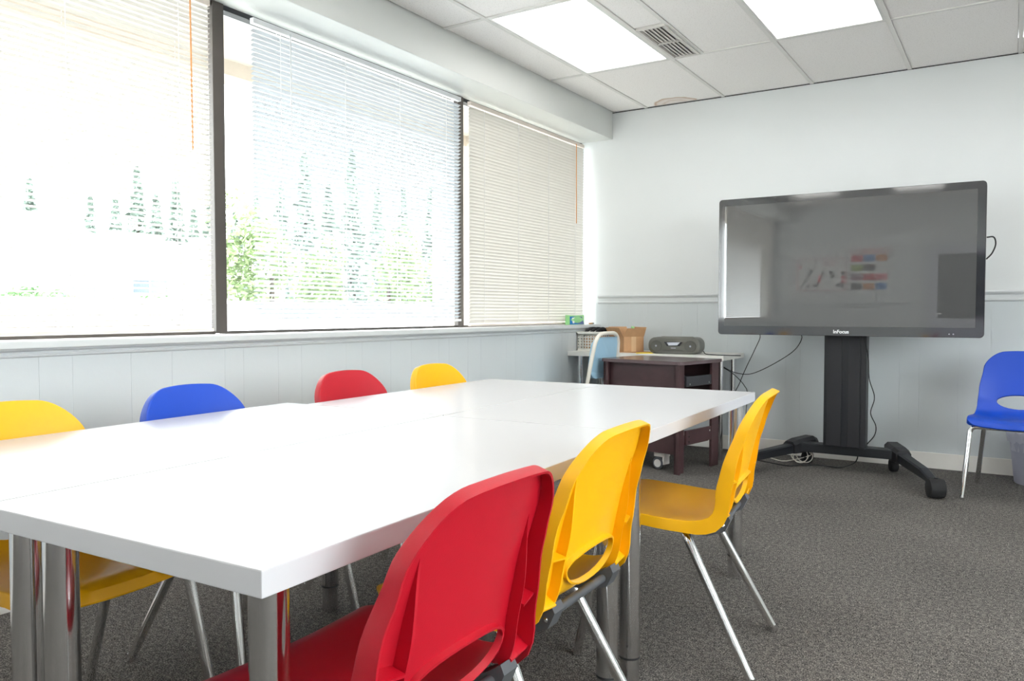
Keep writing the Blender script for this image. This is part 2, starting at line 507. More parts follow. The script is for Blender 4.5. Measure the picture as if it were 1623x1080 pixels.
LBL = {}
for n_, (x0, x1, y0, y1) in enumerate(lights):
    vis = (y0 > 3)
    if vis and x0 < -2: lb = 'bright fluorescent ceiling panel beside the slatted vent'
    elif vis and x0 < -1: lb = 'bright fluorescent ceiling panel cut by the top edge, right of the vent'
    else: lb = 'fluorescent ceiling panel outside the view, lighting the room'
    t = thing('ceiling_light', lb, 'light', ((x0 + x1) / 2, (y0 + y1) / 2, CZ), 0, 'fluorescent ceiling panels')
    w, d = (x1 - x0) / 2 - BW - 0.001, (y1 - y0) / 2 - BW - 0.001
    fr = MB()
    q = 0.014
    fr.box(-w, -w + q, -d, d, 0.001, 0.05).box(w - q, w, -d, d, 0.001, 0.05)
    fr.box(-w + q, w - q, -d, -d + q, 0.001, 0.05).box(-w + q, w - q, d - q, d, 0.001, 0.05)
    fr.build('frame', 'troffer', t)
    MB().box(-w + q, w - q, -d + q, d - q, 0.010, 0.016).build('diffuser', 'diffuser', t)

# slatted vent
t = thing('ceiling_vent', 'slatted metal air vent in the ceiling beside the light panel', 'vent', (-1.792, 4.588, CZ))
vx, vy = 0.088, 0.300
fr = MB()
fr.box(-vx, -vx + 0.016, -vy, vy, -0.006, 0.012).box(vx - 0.016, vx, -vy, vy, -0.006, 0.012)
fr.box(-vx + 0.016, vx - 0.016, -vy, -vy + 0.016, -0.006, 0.012).box(-vx + 0.016, vx - 0.016, vy - 0.016, vy, -0.006, 0.012)
fr.box(-vx + 0.016, vx - 0.016, -0.006, 0.006, -0.004, 0.012)
fr.build('frame', 'vent', t)
MB().box(-vx - 0.004, vx + 0.004, -vy - 0.008, vy + 0.006, 0.013, 0.016).build('backing', 'vent_back', t)
sl = MB().box(-0.011, 0.011, -vy / 2 + 0.012, vy / 2 - 0.012, -0.001, 0.001, rot=Matrix.Rotation(R(20), 3, 'Y')).build('slat', 'vent', t)
me = sl.data
first = True
for s in (-1, 1):
    for k in range(6):
        o = sl if first else link('slat', me, t)
        first = False
        o.location = (-0.060 + k * 0.024, s * (vy / 2 - 0.001), 0.004)

# ------------------------------------------------------------------ windows
WT = 2.432; WB = 0.946
def window(name, y0, y1, jl, jr, label):
    w = setting(name, label)
    MB().box(GX - 0.035, GX, y0 - jl, y0, WB, SF, bev=0.003).build('jamb', 'bronze', w) if jl else None
    if jr: MB().box(GX - 0.035, GX, y1, y1 + jr, WB, SF, bev=0.003).build('jamb', 'bronze_dark' if jr < 0.03 else 'bronze', w)
    MB().box(GX - 0.06, GX - 0.01, y0, y1, WT, SF).build('head', 'bronze_dark', w)
    MB().box(GX - 0.06, GX - 0.005, y0, y1, WB - 0.004, WB + 0.010).build('bottom_rail', 'bronze', w)
    MB().box(GX - 0.045, GX - 0.04, y0, y1, WB + 0.014, WT).build('pane', 'glass', w)
    return w
window('window_1', 0.50, 2.338, 0.062, 0, 'window nearest the camera behind a cream mini blind')
window('window_2', 2.400, 4.208, 0.062, 0.062, 'middle window behind a white mini blind')
window('window_3', 4.270, 5.935, 0, 0.024, 'window next to the display wall behind a closed cream blind')
window('window_4', -2.10, 0.438, 0.062, 0, 'window beside the camera, outside the view')
w5 = setting('window_5', 'wide window in the right wall, outside the view')
for y in (-0.9, 0.45, 1.80, 3.14): MB().box(RX + 0.02, RX + 0.08, y, y + 0.06, 0.9, 2.35, bev=0.003).build('jamb', 'bronze', w5)
MB().box(RX + 0.05, RX + 0.055, -0.84, 3.14, 0.9, 2.35).build('pane', 'glass', w5)
struct(MB().box(-3.25, GX - 0.01, FY, -2.162, 0.94, SF).build('wall_left_pier', 'wall'), 'wall beside the windows')
# outer bronze channel seen at mullion sides
for y in (2.338, 4.208):
    pass

def blind(label, x, y0, y1, ztop, zbot, tilt, sm, rm, wand_y=None, wand_l=0, wm='amber', ladders=4, group='mini blinds'):
    t = thing('mini_blind', label, 'blind', (x, (y0 + y1) / 2, zbot), 0, group)
    L = (y1 - y0) / 2
    H = ztop - zbot
    MB().box(-0.013, 0.013, -L, L, H - 0.026, H, bev=0.002).build('head_rail', rm, t)
    MB().box(-0.012, 0.012, -L, L, 0, 0.014, bev=0.003).build('bottom_rail', rm, t)
    w = 0.0125
    seg = [(-w, 0.0), (-w * 0.4, 0.0016), (w * 0.4, 0.0016), (w, 0.0)]
    ct, st = math.cos(tilt), math.sin(tilt)
    vs = []
    for y in (-L, L):
        for a, b in seg: vs.append((a * ct - b * st, y, a * st + b * ct))
    mb = MB().add(vs, [(0, 1, 5, 4), (1, 2, 6, 5), (2, 3, 7, 6)], 0, True)
    o = mb.build('slat', sm, t)
    me = o.data
    z = 0.030; k = 0
    rnd = random.Random(int(y0 * 100))
    while z < H - 0.034:
        if k: o = link('slat', me, t)
        o.location = (0, 0, z)
        o.rotation_euler = (0, rnd.uniform(-0.03, 0.03), 0)
        z += 0.0222; k += 1
    for i in range(ladders):
        y = -L + 0.16 + (2 * L - 0.32) * i / (ladders - 1)
        c = MB()
        c.box(0.0125, 0.0140, y - 0.0010, y + 0.0010, 0.01, H - 0.02)
        c.box(-0.0140, -0.0125, y - 0.0010, y + 0.0010, 0.01, H - 0.02)
        c.build('ladder_cord', 'cord', t)
    if wand_y is not None:
        MB().tube([(0.022, wand_y - (y0 + y1) / 2, H - 0.02), (0.022, wand_y - (y0 + y1) / 2 + 0.004, H - 0.02 - wand_l)], 0.0035, 8).build('wand', wm, t)
    return t
BX = -3.05
blind('cream mini blind with open slats, nearest the camera', BX, 0.53, 2.288, 2.425, 0.958, R(15), 'blind_cream', 'rail_cream', 2.18, 0.66)
blind('white mini blind on the middle window, short of the left mullion', BX, 2.525, 4.172, 2.425, 0.985, R(24), 'blind_white', 'rail_white', 2.74, 0.5, 'clearish')
blind('cream mini blind with shut slats, next to the display wall', BX, 4.275, 5.900, 2.425, 0.950, R(66), 'blind_cream', 'rail_cream', 5.74, 0.64)
blind('cream mini blind outside the view, beside the camera', BX, -2.08, 0.42, 2.425, 0.958, R(38), 'blind_cream', 'rail_cream')

# ------------------------------------------------------------------ outside
struct(MB().box(-160, 60, -90, 200, -0.25, -0.15).build('ground', 'ground'), 'pale concrete outside the windows')
struct(MB().box(-4.45, -3.25, -4, 9.5, 2.68, 2.95).build('eave_slab', 'stucco'), 'beige eave over the windows')
struct(MB().box(-4.55, -4.35, -4, 9.5, 2.585, 2.75).build('eave_beam', 'stucco'), 'beige beam at the eave edge')
struct(MB().box(-4.75, -3.20, 6.05, 6.35, -0.15, 2.68).build('wing_wall', 'stucco'), 'beige wall outside the last window')
tag(MB().box(-14.3, -14.0, -10, 60, -0.15, 1.20, bev=0.02).box(-14.36, -13.94, -10, 60, 1.20, 1.27, bev=0.02).build('boundary_wall', 'ext_white'),
    'long white low wall crossing the view outside', 'wall')

def house(name, label, x, y, w, d, h, rh, rot, wins):
    t = thing(name, label, 'house', (x, y, -0.15), rot, 'houses beyond the white wall')
    MB().box(-w / 2, w / 2, -d / 2, d / 2, 0, h).build('wall', 'ext_wall', t)
    ov = 0.5
    a, b = w / 2 + ov, d / 2 + ov
    rd = max(0.2, b - a * 0.6)
    vs = [(-a, -b, h), (a, -b, h), (a, b, h), (-a, b, h), (0, -rd, h + rh), (0, rd, h + rh), (-a, -b, h - 0.15), (a, -b, h - 0.15), (a, b, h - 0.15), (-a, b, h - 0.15)]
    fs = [(0, 1, 4), (1, 2, 5, 4), (2, 3, 5), (3, 0, 4, 5), (0, 6, 7, 1), (1, 7, 8, 2), (2, 8, 9, 3), (3, 9, 6, 0), (6, 9, 8, 7)]
    MB().add(vs, fs).build('roof', 'roof', t)
    for (yy, zz, ww, hh) in wins:
        f = MB()
        e = 0.08
        X = w / 2
        f.box(X, X + 0.06, yy - ww / 2, yy - ww / 2 + e, zz, zz + hh).box(X, X + 0.06, yy + ww / 2 - e, yy + ww / 2, zz, zz + hh)
        f.box(X, X + 0.06, yy - ww / 2 + e, yy + ww / 2 - e, zz, zz + e).box(X, X + 0.06, yy - ww / 2 + e, yy + ww / 2 - e, zz + hh - e, zz + hh)
        f.box(X, X + 0.05, yy - 0.03, yy + 0.03, zz + e, zz + hh - e)
        p = f.build('window', 'ext_white', t)
        MB().box(X, X + 0.02, yy - ww / 2 + e, yy + ww / 2 - e, zz + e, zz + hh - e).build('pane', 'ext_glass', p)
house('house', 'white house with pale hip roof behind the left window blind', -31, 14.2, 8, 6.5, 3.3, 1.6, R(-15), [(-1.9, 1.0, 1.3, 1.1), (1.6, 1.0, 1.3, 1.1)])
house('house', 'wider white house with hip roof beside the first mullion', -39, 26.0, 9, 10.5, 3.4, 1.9, R(-22), [(-3.6, 2.0, 1.7, 0.8), (-1.4, 2.0, 1.7, 0.8), (3.4, 2.0, 1.2, 0.7), (3.4, 0.7, 1.2, 0.9), (0.9, 0.6, 1.4, 1.1)])

def leaf_cloud(n, fn, size, seed):
    rnd = random.Random(seed); vs = []; fs = []
    for i in range(n):
        p = fn(rnd)
        if p is None: continue
        a = Vector((rnd.gauss(0, 1), rnd.gauss(0, 1), rnd.gauss(0, 0.6))).normalized() * size * rnd.uniform(0.6, 1.3)
        b = Vector((rnd.gauss(0, 1), rnd.gauss(0, 1), rnd.gauss(0, 0.6))).normalized() * size * rnd.uniform(0.4, 0.9)
        k = len(vs)
        vs += [p - a * 0.5, p + b * 0.5, p + a * 0.5, p - b * 0.5]
        fs.append((k, k + 1, k + 2, k + 3))
    return MB().add(vs, fs)

def conifer_fn(H, Rr):
    def fn(rnd):
        z = rnd.random() ** 1.25
        tier = 0.72 + 0.28 * (1 - (z * 9 % 1))
        r = Rr * (1 - z) * tier * math.sqrt(rnd.random()) + 0.04
        a = rnd.uniform(0, 2 * PI)
        return Vector((r * math.cos(a), r * math.sin(a), H * (0.10 + 0.90 * z) - r * 0.25))
    return fn
def blob_fn(cx, cy, cz, lob=6, seed=3):
    rr = random.Random(seed)
    cs = [(Vector((rr.uniform(-.55, .55) * cx, rr.uniform(-.55, .55) * cy, cz * (1 + rr.uniform(-.45, .5)))), rr.uniform(0.45, 0.65)) for _ in range(lob)]
    def fn(rnd):
        c, k = rnd.choice(cs)
        d = Vector((rnd.gauss(0, 1), rnd.gauss(0, 1), rnd.gauss(0, 1))).normalized() * (0.75 + 0.3 * rnd.random()) * k
        return c + Vector((d.x * cx, d.y * cy, d.z * cz))
    return fn

def tree(name, label, kind, H, W, seed, group, n=2600):
    t = thing(name, label, 'tree' if name != 'bush' else 'bush', (0, 0, -0.15), 0, group)
    if kind == 'conifer':
        o = leaf_cloud(n, conifer_fn(H, W), 0.42, seed).build('foliage', 'conifer', t)
        MB().tube([(0, 0, 0), (0, 0, H * 0.95)], [0.22, 0.03], 8).build('trunk', 'bark', t)
    else:
        o = leaf_cloud(n, blob_fn(W, W, H * 0.5, 7, seed), 0.30 if kind != 'hedge' else 0.16, seed).build('foliage', 'hedge' if kind == 'hedge' else 'broadleaf', t)
        MB().tube([(0, 0, 0), (0.05, 0, H * 0.5)], [0.16, 0.06] if kind != 'hedge' else [0.05, 0.02], 8).build('trunk', 'bark', t)
    o['kind'] = 'stuff'
    return t
def place(t, x, y, s=1.0, rz=0.0):
    t.location = (x, y, -0.15); t.scale = (s, s, s); t.rotation_euler = (0, 0, rz)
protos = [tree('conifer', 'dark conifer in the row of trees far beyond the houses', 'conifer', 9.5, 1.6, 11, 'conifers beyond the houses'),
          tree('conifer', 'dark conifer in the row of trees far beyond the houses', 'conifer', 8.5, 1.5, 12, 'conifers beyond the houses')]
rnd = random.Random(21)
used = [False, False]
def dirpos(az, D):      # az: degrees left of the +Y axis
    return -D * math.sin(R(az)), D * math.cos(R(az))
row = [(66.5, 48, .62), (64.2, 52, .80), (63.6, 50, .93), (61.8, 54, .72), (60.3, 57, .86), (58.9, 55, .95), (57.6, 52, 1.06), (56.5, 56, .98), (55.3, 54, 1.0), (54.2, 52, .9),
       (53.0, 56, 1.02), (51.6, 54, .88), (50.2, 56, .9), (48.6, 54, 1.1), (47.0, 55, 1.22), (45.4, 52, 1.12), (43.8, 56, 1.25), (42.0, 54, 1.1), (40.2, 55, 1.0), (38.2, 54, 1.12), (36.0, 56, 1.0), (33.5, 55, 1.05),
       (69, 50, .8), (72, 50, .9), (76, 52, .9), (80, 50, .9)]
for i, (az, D, s) in enumerate(row):
    k = i % 2
    t = protos[k] if not used[k] else copy_tree(protos[k])
    used[k] = True
    D2 = (46, 55, 64, 73)[i % 4]
    x, y = dirpos(az, D2)
    place(t, x, y, s * (D2 + 6) / 60, rnd.uniform(0, 6))
    t['label'] = 'dark conifer far off, seen behind the cream blind nearest the camera' if az > 52.6 else 'dark conifer far off, seen behind the white blind'
t = tree('leafy_tree', 'yellow-green leafy tree right of the first mullion', 'leafy', 5.6, 1.7, 31, 'leafy trees outside'); x, y = dirpos(49.3, 30); place(t, x, y)
t2 = copy_tree(t); t2['label'] = 'yellow-green leafy tree behind the left part of the white blind'; x, y = dirpos(46.2, 35); place(t2, x, y, 0.8, 2)
t2 = copy_tree(t); t2['label'] = 'yellow-green leafy tree behind the middle of the white blind'; x, y = dirpos(41.2, 31); place(t2, x, y, 0.85, 4)
t2 = copy_tree(t); t2['label'] = 'yellow-green leafy tree behind the right part of the white blind'; x, y = dirpos(36.6, 36); place(t2, x, y, 0.8, 5)
t = tree('bush', 'green rounded bush in front of the left house', 'hedge', 1.9, 1.15, 41, 'bushes before the houses', 3000); x, y = dirpos(63.6, 20); place(t, x, y)
t2 = copy_tree(t); t2['label'] = 'pale bush in front of the wider house, left one of two'; x, y = dirpos(59.6, 23); place(t2, x, y, 0.85, 2)
t2 = copy_tree(t); t2['label'] = 'pale bush in front of the wider house, right one of two'; x, y = dirpos(56.4, 25); place(t2, x, y, 0.95, 3)

# ------------------------------------------------------------------ front wall (seen mirrored in the display): door and posters
dr = setting('door_1', 'pale door with a glass pane in the wall opposite the display')
MB().box(-0.98, -0.90, FY, FY + 0.02, 0, 2.06).box(0.02, 0.10, FY, FY + 0.02, 0, 2.06).box(-0.90, 0.02, FY, FY + 0.02, 1.98, 2.06).build('door_frame', 'trim', dr)
MB().box(-0.90, 0.02, FY + 0.001, FY + 0.04, 0, 0.95).box(-0.90, -0.78, FY + 0.001, FY + 0.04, 0.95, 1.98).box(-0.10, 0.02, FY + 0.001, FY + 0.04, 0.95, 1.98).box(-0.78, -0.10, FY + 0.001, FY + 0.04, 1.88, 1.98).build('door_leaf', 'door', dr)
MB().box(-0.78, -0.10, FY + 0.015, FY + 0.022, 0.95, 1.88).build('pane', 'screen', dr)
hd = MB(); hd.tube([(-0.84, FY + 0.04, 1.02), (-0.84, FY + 0.09, 1.02), (-0.72, FY + 0.09, 1.02)], 0.01, 8); hd.build('door_handle', 'chrome', dr)

p = thing('poster', 'white poster with pink border and scattered small drawings opposite the display', 'poster', (-2.37, FY + 0.001, 1.62))
rnd = random.Random(5)
PW, PH = 0.36, 0.25
MB().box(-PW, PW, 0, 0.002, -PH, PH).build('sheet', 'white_paper', p)
b = MB()
for a in ((-PW, PW, -PH, -PH + 0.012), (-PW, PW, PH - 0.012, PH), (-PW, -PW + 0.012, -PH, PH), (PW - 0.012, PW, -PH, PH)): b.box(a[0], a[1], 0.002, 0.003, a[2], a[3])
for i in range(14):
    b.box(0.02 + i * 0.014, 0.03 + i * 0.014, 0.002, 0.003, 0.18, 0.20)
    b.box(0.04 + i * 0.012, 0.048 + i * 0.012, 0.002, 0.003, 0.13, 0.15)
b.build('print', 'p_pink', p)
r_, d_ = MB(), MB()
for i, (px, pz) in enumerate([(.31, .02), (.31, -.05), (.31, -.11), (.31, -.18), (.24, -.17), (.17, -.03), (.14, .03), (.02, .02), (-.02, -.03), (-.03, -.09), (-.15, .05), (-.19, .0), (-.24, -.1), (-.2, -.17), (-.1, -.17), (-.05, -.15), (-.31, .12)]):
    (r_ if i in (2, 8, 9, 16, 1) else d_).lathe([(0.030, 0.002), (0.027, 0.003)], 10, (px, 0, pz), axis='y')
r_.build('print', 'p_red', p); d_.build('print', 'p_dark', p)
p = thing('poster', 'tall poster of coloured picture squares opposite the display', 'poster', (-1.70, FY + 0.001, 1.68))
MB().box(-0.27, 0.27, 0, 0.002, -0.32, 0.32).build('sheet', 'white_paper', p)
b = MB()
for a in ((-.27, .27, .24, .25), (-.27, .27, .30, .31), (-.27, -.26, .24, .31), (.26, .27, .24, .31)): b.box(a[0], a[1], 0.002, 0.003, a[2], a[3])
for i in range(11): b.box(-0.13 + i * 0.024, -0.115 + i * 0.024, 0.002, 0.003, 0.262, 0.29)
b.build('print', 'p_red', p)
cells = [['p_red', 'p_blue', 'p_orange'], ['p_green', 'p_dark', None], ['p_purple', 'p_red', 'p_pink'], ['p_dark', 'p_orange', 'p_blue']]
for r in range(4):
    for c in range(3):
        if cells[r][c]:
            MB().box(-0.25 + c * 0.172, -0.09 + c * 0.172, 0.002, 0.003, 0.12 - r * 0.14, 0.22 - r * 0.14).build('picture_square', cells[r][c], p)

# ------------------------------------------------------------------ tables
TZ = 0.728; TT = 0.036
TYAW = R(2.05)
T0 = Vector((-0.774, 0.646, 0))
def tp(u, v):     # u: leftwards from the near right corner, v: forwards
    return T0 + Vector((-math.cos(TYAW) * u - math.sin(TYAW) * v, -math.sin(TYAW) * u + math.cos(TYAW) * v, 0))
def make_leg(t, x, y):
    n = len([c for c in t.children])
    lg = MB().lathe([(0.0285, 0.092), (0.0285, TZ - TT - 0.004)], 32, (0, 0, 0)).build('leg', 'satin', t, (x, y, 0))
    MB().lathe([(0.029, 0.087), (0.029, 0.093)], 32).build('leg_ring', 'ringdark', lg)
    MB().lathe([(0.022, 0.0), (0.0265, 0.003), (0.0265, 0.088)], 32).build('foot', 'satin', lg)
    MB().lathe([(0.04, TZ - TT - 0.006), (0.04, TZ - TT)], 24).build('mounting_plate', 'darkin', lg)
def table(label, u0, v0, w, l, legs):
    c = tp(u0, v0)
    t = thing('table', label, 'table', (c.x, c.y, 0), TYAW, 'white tables pushed together')
    # local x = right, y = forward; the top spans x in [-w, 0], y in [0, l]
    MB().box(-w, 0, 0, l, TZ - TT, TZ, bev=0.002).build('tabletop', 'laminate', t)
    for lx, ly in legs: make_leg(t, lx, ly)
    return t
table('white table nearest the camera, with its corner by the red chair', 0, 0, 0.655, 1.30, [(-0.100, 0.102), (-0.605, 0.100), (-0.072, 1.225), (-0.58, 1.225)])
table('white table on the window side, cut by the left edge', 0.660, -0.004, 0.665, 1.318, [(-0.060, 0.11), (-0.60, 0.1), (-0.045, 1.24), (-0.575, 1.18)])
table('white table at the far end beside the yellow chair', 0, 1.3045, 0.655, 1.205, [(-0.065, 0.06), (-0.60, 0.06), (-0.055, 1.13), (-0.60, 1.13)])
table('white table at the far end by the window side chairs', 0.660, 1.319, 0.575, 1.19, [(-0.06, 0.06), (-0.525, 0.05), (-0.06, 1.12), (-0.51, 1.12)])

# ------------------------------------------------------------------ moulded chairs
PROFILE = catmull([(0.222, 0, 0.408), (0.216, 0, 0.430), (0.190, 0, 0.444), (0.12, 0, 0.443), (0.03, 0, 0.436), (-0.06, 0, 0.430), (-0.125, 0, 0.434), (-0.172, 0, 0.455),
                   (-0.200, 0, 0.495), (-0.216, 0, 0.555), (-0.234, 0, 0.635), (-0.256, 0, 0.72), (-0.276, 0, 0.785), (-0.287, 0, 0.811)], 8)
ARC = [0.0]
for a, b in zip(PROFILE, PROFILE[1:]): ARC.append(ARC[-1] + (b - a).length)
LEN = ARC[-1]
def prof(v):
    v = max(0, min(LEN - 1e-6, v))
    import bisect
    i = max(0, min(len(ARC) - 2, bisect.bisect_right(ARC, v) - 1))
    t = (v - ARC[i]) / (ARC[i + 1] - ARC[i])
    p = PROFILE[i].lerp(PROFILE[i + 1], t)
    a = PROFILE[max(0, i - 1)]; b = PROFILE[min(len(PROFILE) - 1, i + 2)]
    T = (b - a).normalized()
    return p, T, Vector((T.z, 0, -T.x))
def v_at_z(z):
    for i in range(len(PROFILE) - 1, 0, -1):
        if PROFILE[i].z >= z > PROFILE[i - 1].z: return ARC[i - 1] + (z - PROFILE[i - 1].z) / (PROFILE[i].z - PROFILE[i - 1].z) * (ARC[i] - ARC[i - 1])
VH = v_at_z(0.516)
def smooth(t): t = max(0, min(1, t)); return t * t * (3 - 2 * t)
def base_w(v):
    keys = [(0, 0.205), (0.06, 0.218), (0.25, 0.222), (0.38, 0.214), (0.46, 0.206), (0.55, 0.200), (0.70, 0.183), (LEN, 0.162)]
    for (a, wa), (b, wb) in zip(keys, keys[1:]):
        if v <= b: return wa + (wb - wa) * smooth((v - a) / (b - a)) if b > a else wa
    return keys[-1][1]
def outline():
    pts = []
    rt, rf = 0.078, 0.05
    vs = [LEN - rt * math.sin(a * PI / 20) for a in range(0, 11)]
    right = []
    for a in range(0, 11):       # top corner
        th = PI / 2 * (1 - a / 10)
        right.append((base_w(LEN) - rt + rt * math.cos(th) + (base_w(LEN - rt) - base_w(LEN)) * (1 - math.sin(th)), LEN - rt + rt * math.sin(th)))
    n = 30
    for k in range(1, n):
        v = LEN - rt - (LEN - rt - rf) * k / n
        right.append((base_w(v), v))
    for a in range(0, 7):
        th = PI / 2 * a / 6
        right.append((base_w(rf) - rf + rf * math.cos(th), rf - rf * math.sin(th)))
    top = [(x * (base_w(LEN) - rt), LEN) for x in (0.75, 0.5, 0.25, 0, -0.25, -0.5, -0.75)]
    bot = [(x * (base_w(rf) - rf), 0.0) for x in (0.75, 0.5, 0.25, 0, -0.25, -0.5, -0.75)]
    left = [(-u, v) for u, v in right]
    # clockwise: right side top->front, front edge right->left, left front->top, top left->right
    return right + bot + left[::-1] + top[::-1]
def surf(u, v, off=0.0):
    k = smooth((v - (LEN - 0.22)) / 0.22)
    vv = v - 0.028 * (u / 0.17) ** 2 * k
    kf = smooth((0.10 - v) / 0.10)
    vv += 0.012 * (u / 0.2) ** 2 * kf
    p, T, N = prof(vv)
    s = smooth((vv - 0.40) / 0.12)
    q = (u / 0.2) ** 2
    dish = (0.014 * (1 - s) * (1 - 0.8 * kf) + (0.040 - 0.012 * k) * s) * q
    return Vector((p.x, u, p.z)) + N * (dish + off), T, N
def rim_depth(v):
    keys = [(0, 0.026), (0.10, 0.030), (0.30, 0.033), (0.42, 0.044), (0.52, 0.044), (0.64, 0.034), (LEN - 0.08, 0.029), (LEN, 0.025)]
    for (a, da), (b, db) in zip(keys, keys[1:]):
        if v <= b: return da + (db - da) * smooth((v - a) / (b - a))
    return keys[-1][1]
def make_shell_mesh():
    ol = outline()
    hole = [(0.120 * math.cos(2 * PI * i / 28), VH + 0.047 * math.sin(2 * PI * i / 28)) for i in range(28)]
    pts = [Vector(p) for p in ol] + [Vector(p) for p in hole]
    no, nh = len(ol), len(hole)
    edges = [(i, (i + 1) % no) for i in range(no)] + [(no + i, no + (i + 1) % nh) for i in range(nh)]
    st = 0.024
    nv = int(LEN / st)
    for j in range(1, nv):
        v = j * LEN / nv
        for i in range(-9, 10):
            u = i * st
            w = base_w(v)
            if v > LEN - 0.078: w = base_w(v) - 0.078 + math.sqrt(max(0, 0.078 ** 2 - (v - LEN + 0.078) ** 2))
            if v < 0.05: w = base_w(v) - 0.05 + math.sqrt(max(0, 0.05 ** 2 - (0.05 - v) ** 2))
            if abs(u) > w - 0.010: continue
            if (u / 0.130) ** 2 + ((v - VH) / 0.057) ** 2 < 1: continue
            pts.append(Vector((u, v)))
    ov, oe, of, orig_v, _, _ = geometry.delaunay_2d_cdt(pts, edges, [], 0, 1e-6)
    def inside(c):
        r = False; j = no - 1
        for i in range(no):
            xi, yi = ol[i]; xj, yj = ol[j]
            if (yi > c[1]) != (yj > c[1]) and c[0] < (xj - xi) * (c[1] - yi) / (yj - yi) + xi: r = not r
            j = i
        return r
    tris = []
    for f in of:
        c = (ov[f[0]] + ov[f[1]] + ov[f[2]]) / 3
        if inside(c) and (c.x / 0.119) ** 2 + ((c.y - VH) / 0.046) ** 2 > 1: tris.append(tuple(f))
    mp = {}
    for k, src in enumerate(orig_v):
        for s_ in src: mp[s_] = k
    mb = MB()
    TH = 0.0045
    fr = [surf(p.x, p.y)[0] for p in ov]; bk = [surf(p.x, p.y, -TH)[0] for p in ov]
    n = len(ov)
    mb.add(fr + bk, tris + [tuple(i + n for i in t[::-1]) for t in tris], 0, True)
    def rim(idx, closed_pts, outward, depth):
        m = len(closed_pts)
        rings = [[] for _ in range(6)]
        for i in range(m):
            a = Vector(closed_pts[i - 1]); b = Vector(closed_pts[i]); c = Vector(closed_pts[(i + 1) % m])
            t2 = (c - a).normalized()
            o2 = Vector((t2.y, -t2.x))
            if o2.dot((b - Vector(outward)) if False else o2) is None: pass
            P, T, N = surf(b.x, b.y)
            O = (Vector((0, 1, 0)) * o2.x + T * o2.y)
            sgn = outline_sign if depth > 0.015 else -hole_sign
            O = O * sgn
            dd = rim_depth(b.y) if depth > 0.02 else depth
            rings[0].append(P); rings[1].append(P + O * 0.0035 - N * 0.0012); rings[2].append(P + O * 0.0052 - N * 0.006)
            rings[3].append(P + O * 0.0066 - N * dd); rings[4].append(P + O * 0.0022 - N * dd); rings[5].append(P - N * TH)
        vs = [p for r_ in rings for p in r_]
        fs = []
        for k in range(5):
            for i in range(m):
                j = (i + 1) % m
                fs.append((k * m + i, k * m + j, (k + 1) * m + j, (k + 1) * m + i))
        mb.add(vs, fs, 0, True)
    def area(pl): return sum(pl[i][0] * pl[(i + 1) % len(pl)][1] - pl[(i + 1) % len(pl)][0] * pl[i][1] for i in range(len(pl)))
    outline_sign = 1 if area(ol) > 0 else -1
    hole_sign = 1 if area(hole) > 0 else -1
    rim(None, ol, None, 0.027)
    rim(None, hole, None, 0.0145)
    # two moulded ribs behind the back, and webs tying them to the rim near the hole
    for s in (-1, 1):
        va, vb = v_at_z(0.455), v_at_z(0.752)
        N_ = 16; V_ = []
        for k in range(N_ + 1):
            v = va + (vb - va) * k / N_
            t = k / N_
            u = s * (0.150 - 0.012 * t)
            d = 0.027 * (1 - smooth((t - 0.45) / 0.55) * 0.9)
            for (du, dn) in ((-0.0025, -0.003), (-0.002, -d), (0.002, -d), (0.0025, -0.003)):
                P, T, Nn = surf(u + du, v)
                V_.append(P + Nn * dn)
        F_ = []
        for k in range(N_):
            for c in range(3): F_.append((k * 4 + c, k * 4 + c + 1, (k + 1) * 4 + c + 1, (k + 1) * 4 + c))
        F_ += [(0, 1, 2, 3), (N_ * 4, N_ * 4 + 3, N_ * 4 + 2, N_ * 4 + 1)]
        mb.add(V_, F_, 0, False)
        for zz in (0.470, 0.560):
            v = v_at_z(zz)
            W_ = []
            for dv in (-0.002, 0.002):
                for (u, dn) in ((s * 0.150, -0.003), (s * 0.150, -0.032), (s * (base_w(v) + 0.004), -0.038), (s * (base_w(v) + 0.002), -0.003)):
                    P, T, Nn = surf(u, v + dv); W_.append(P + Nn * dn)
            mb.add(W_, [(0, 1, 2, 3), (7, 6, 5, 4), (0, 4, 5, 1), (1, 5, 6, 2), (2, 6, 7, 3), (3, 7, 4, 0)], 0, False)
    return mb


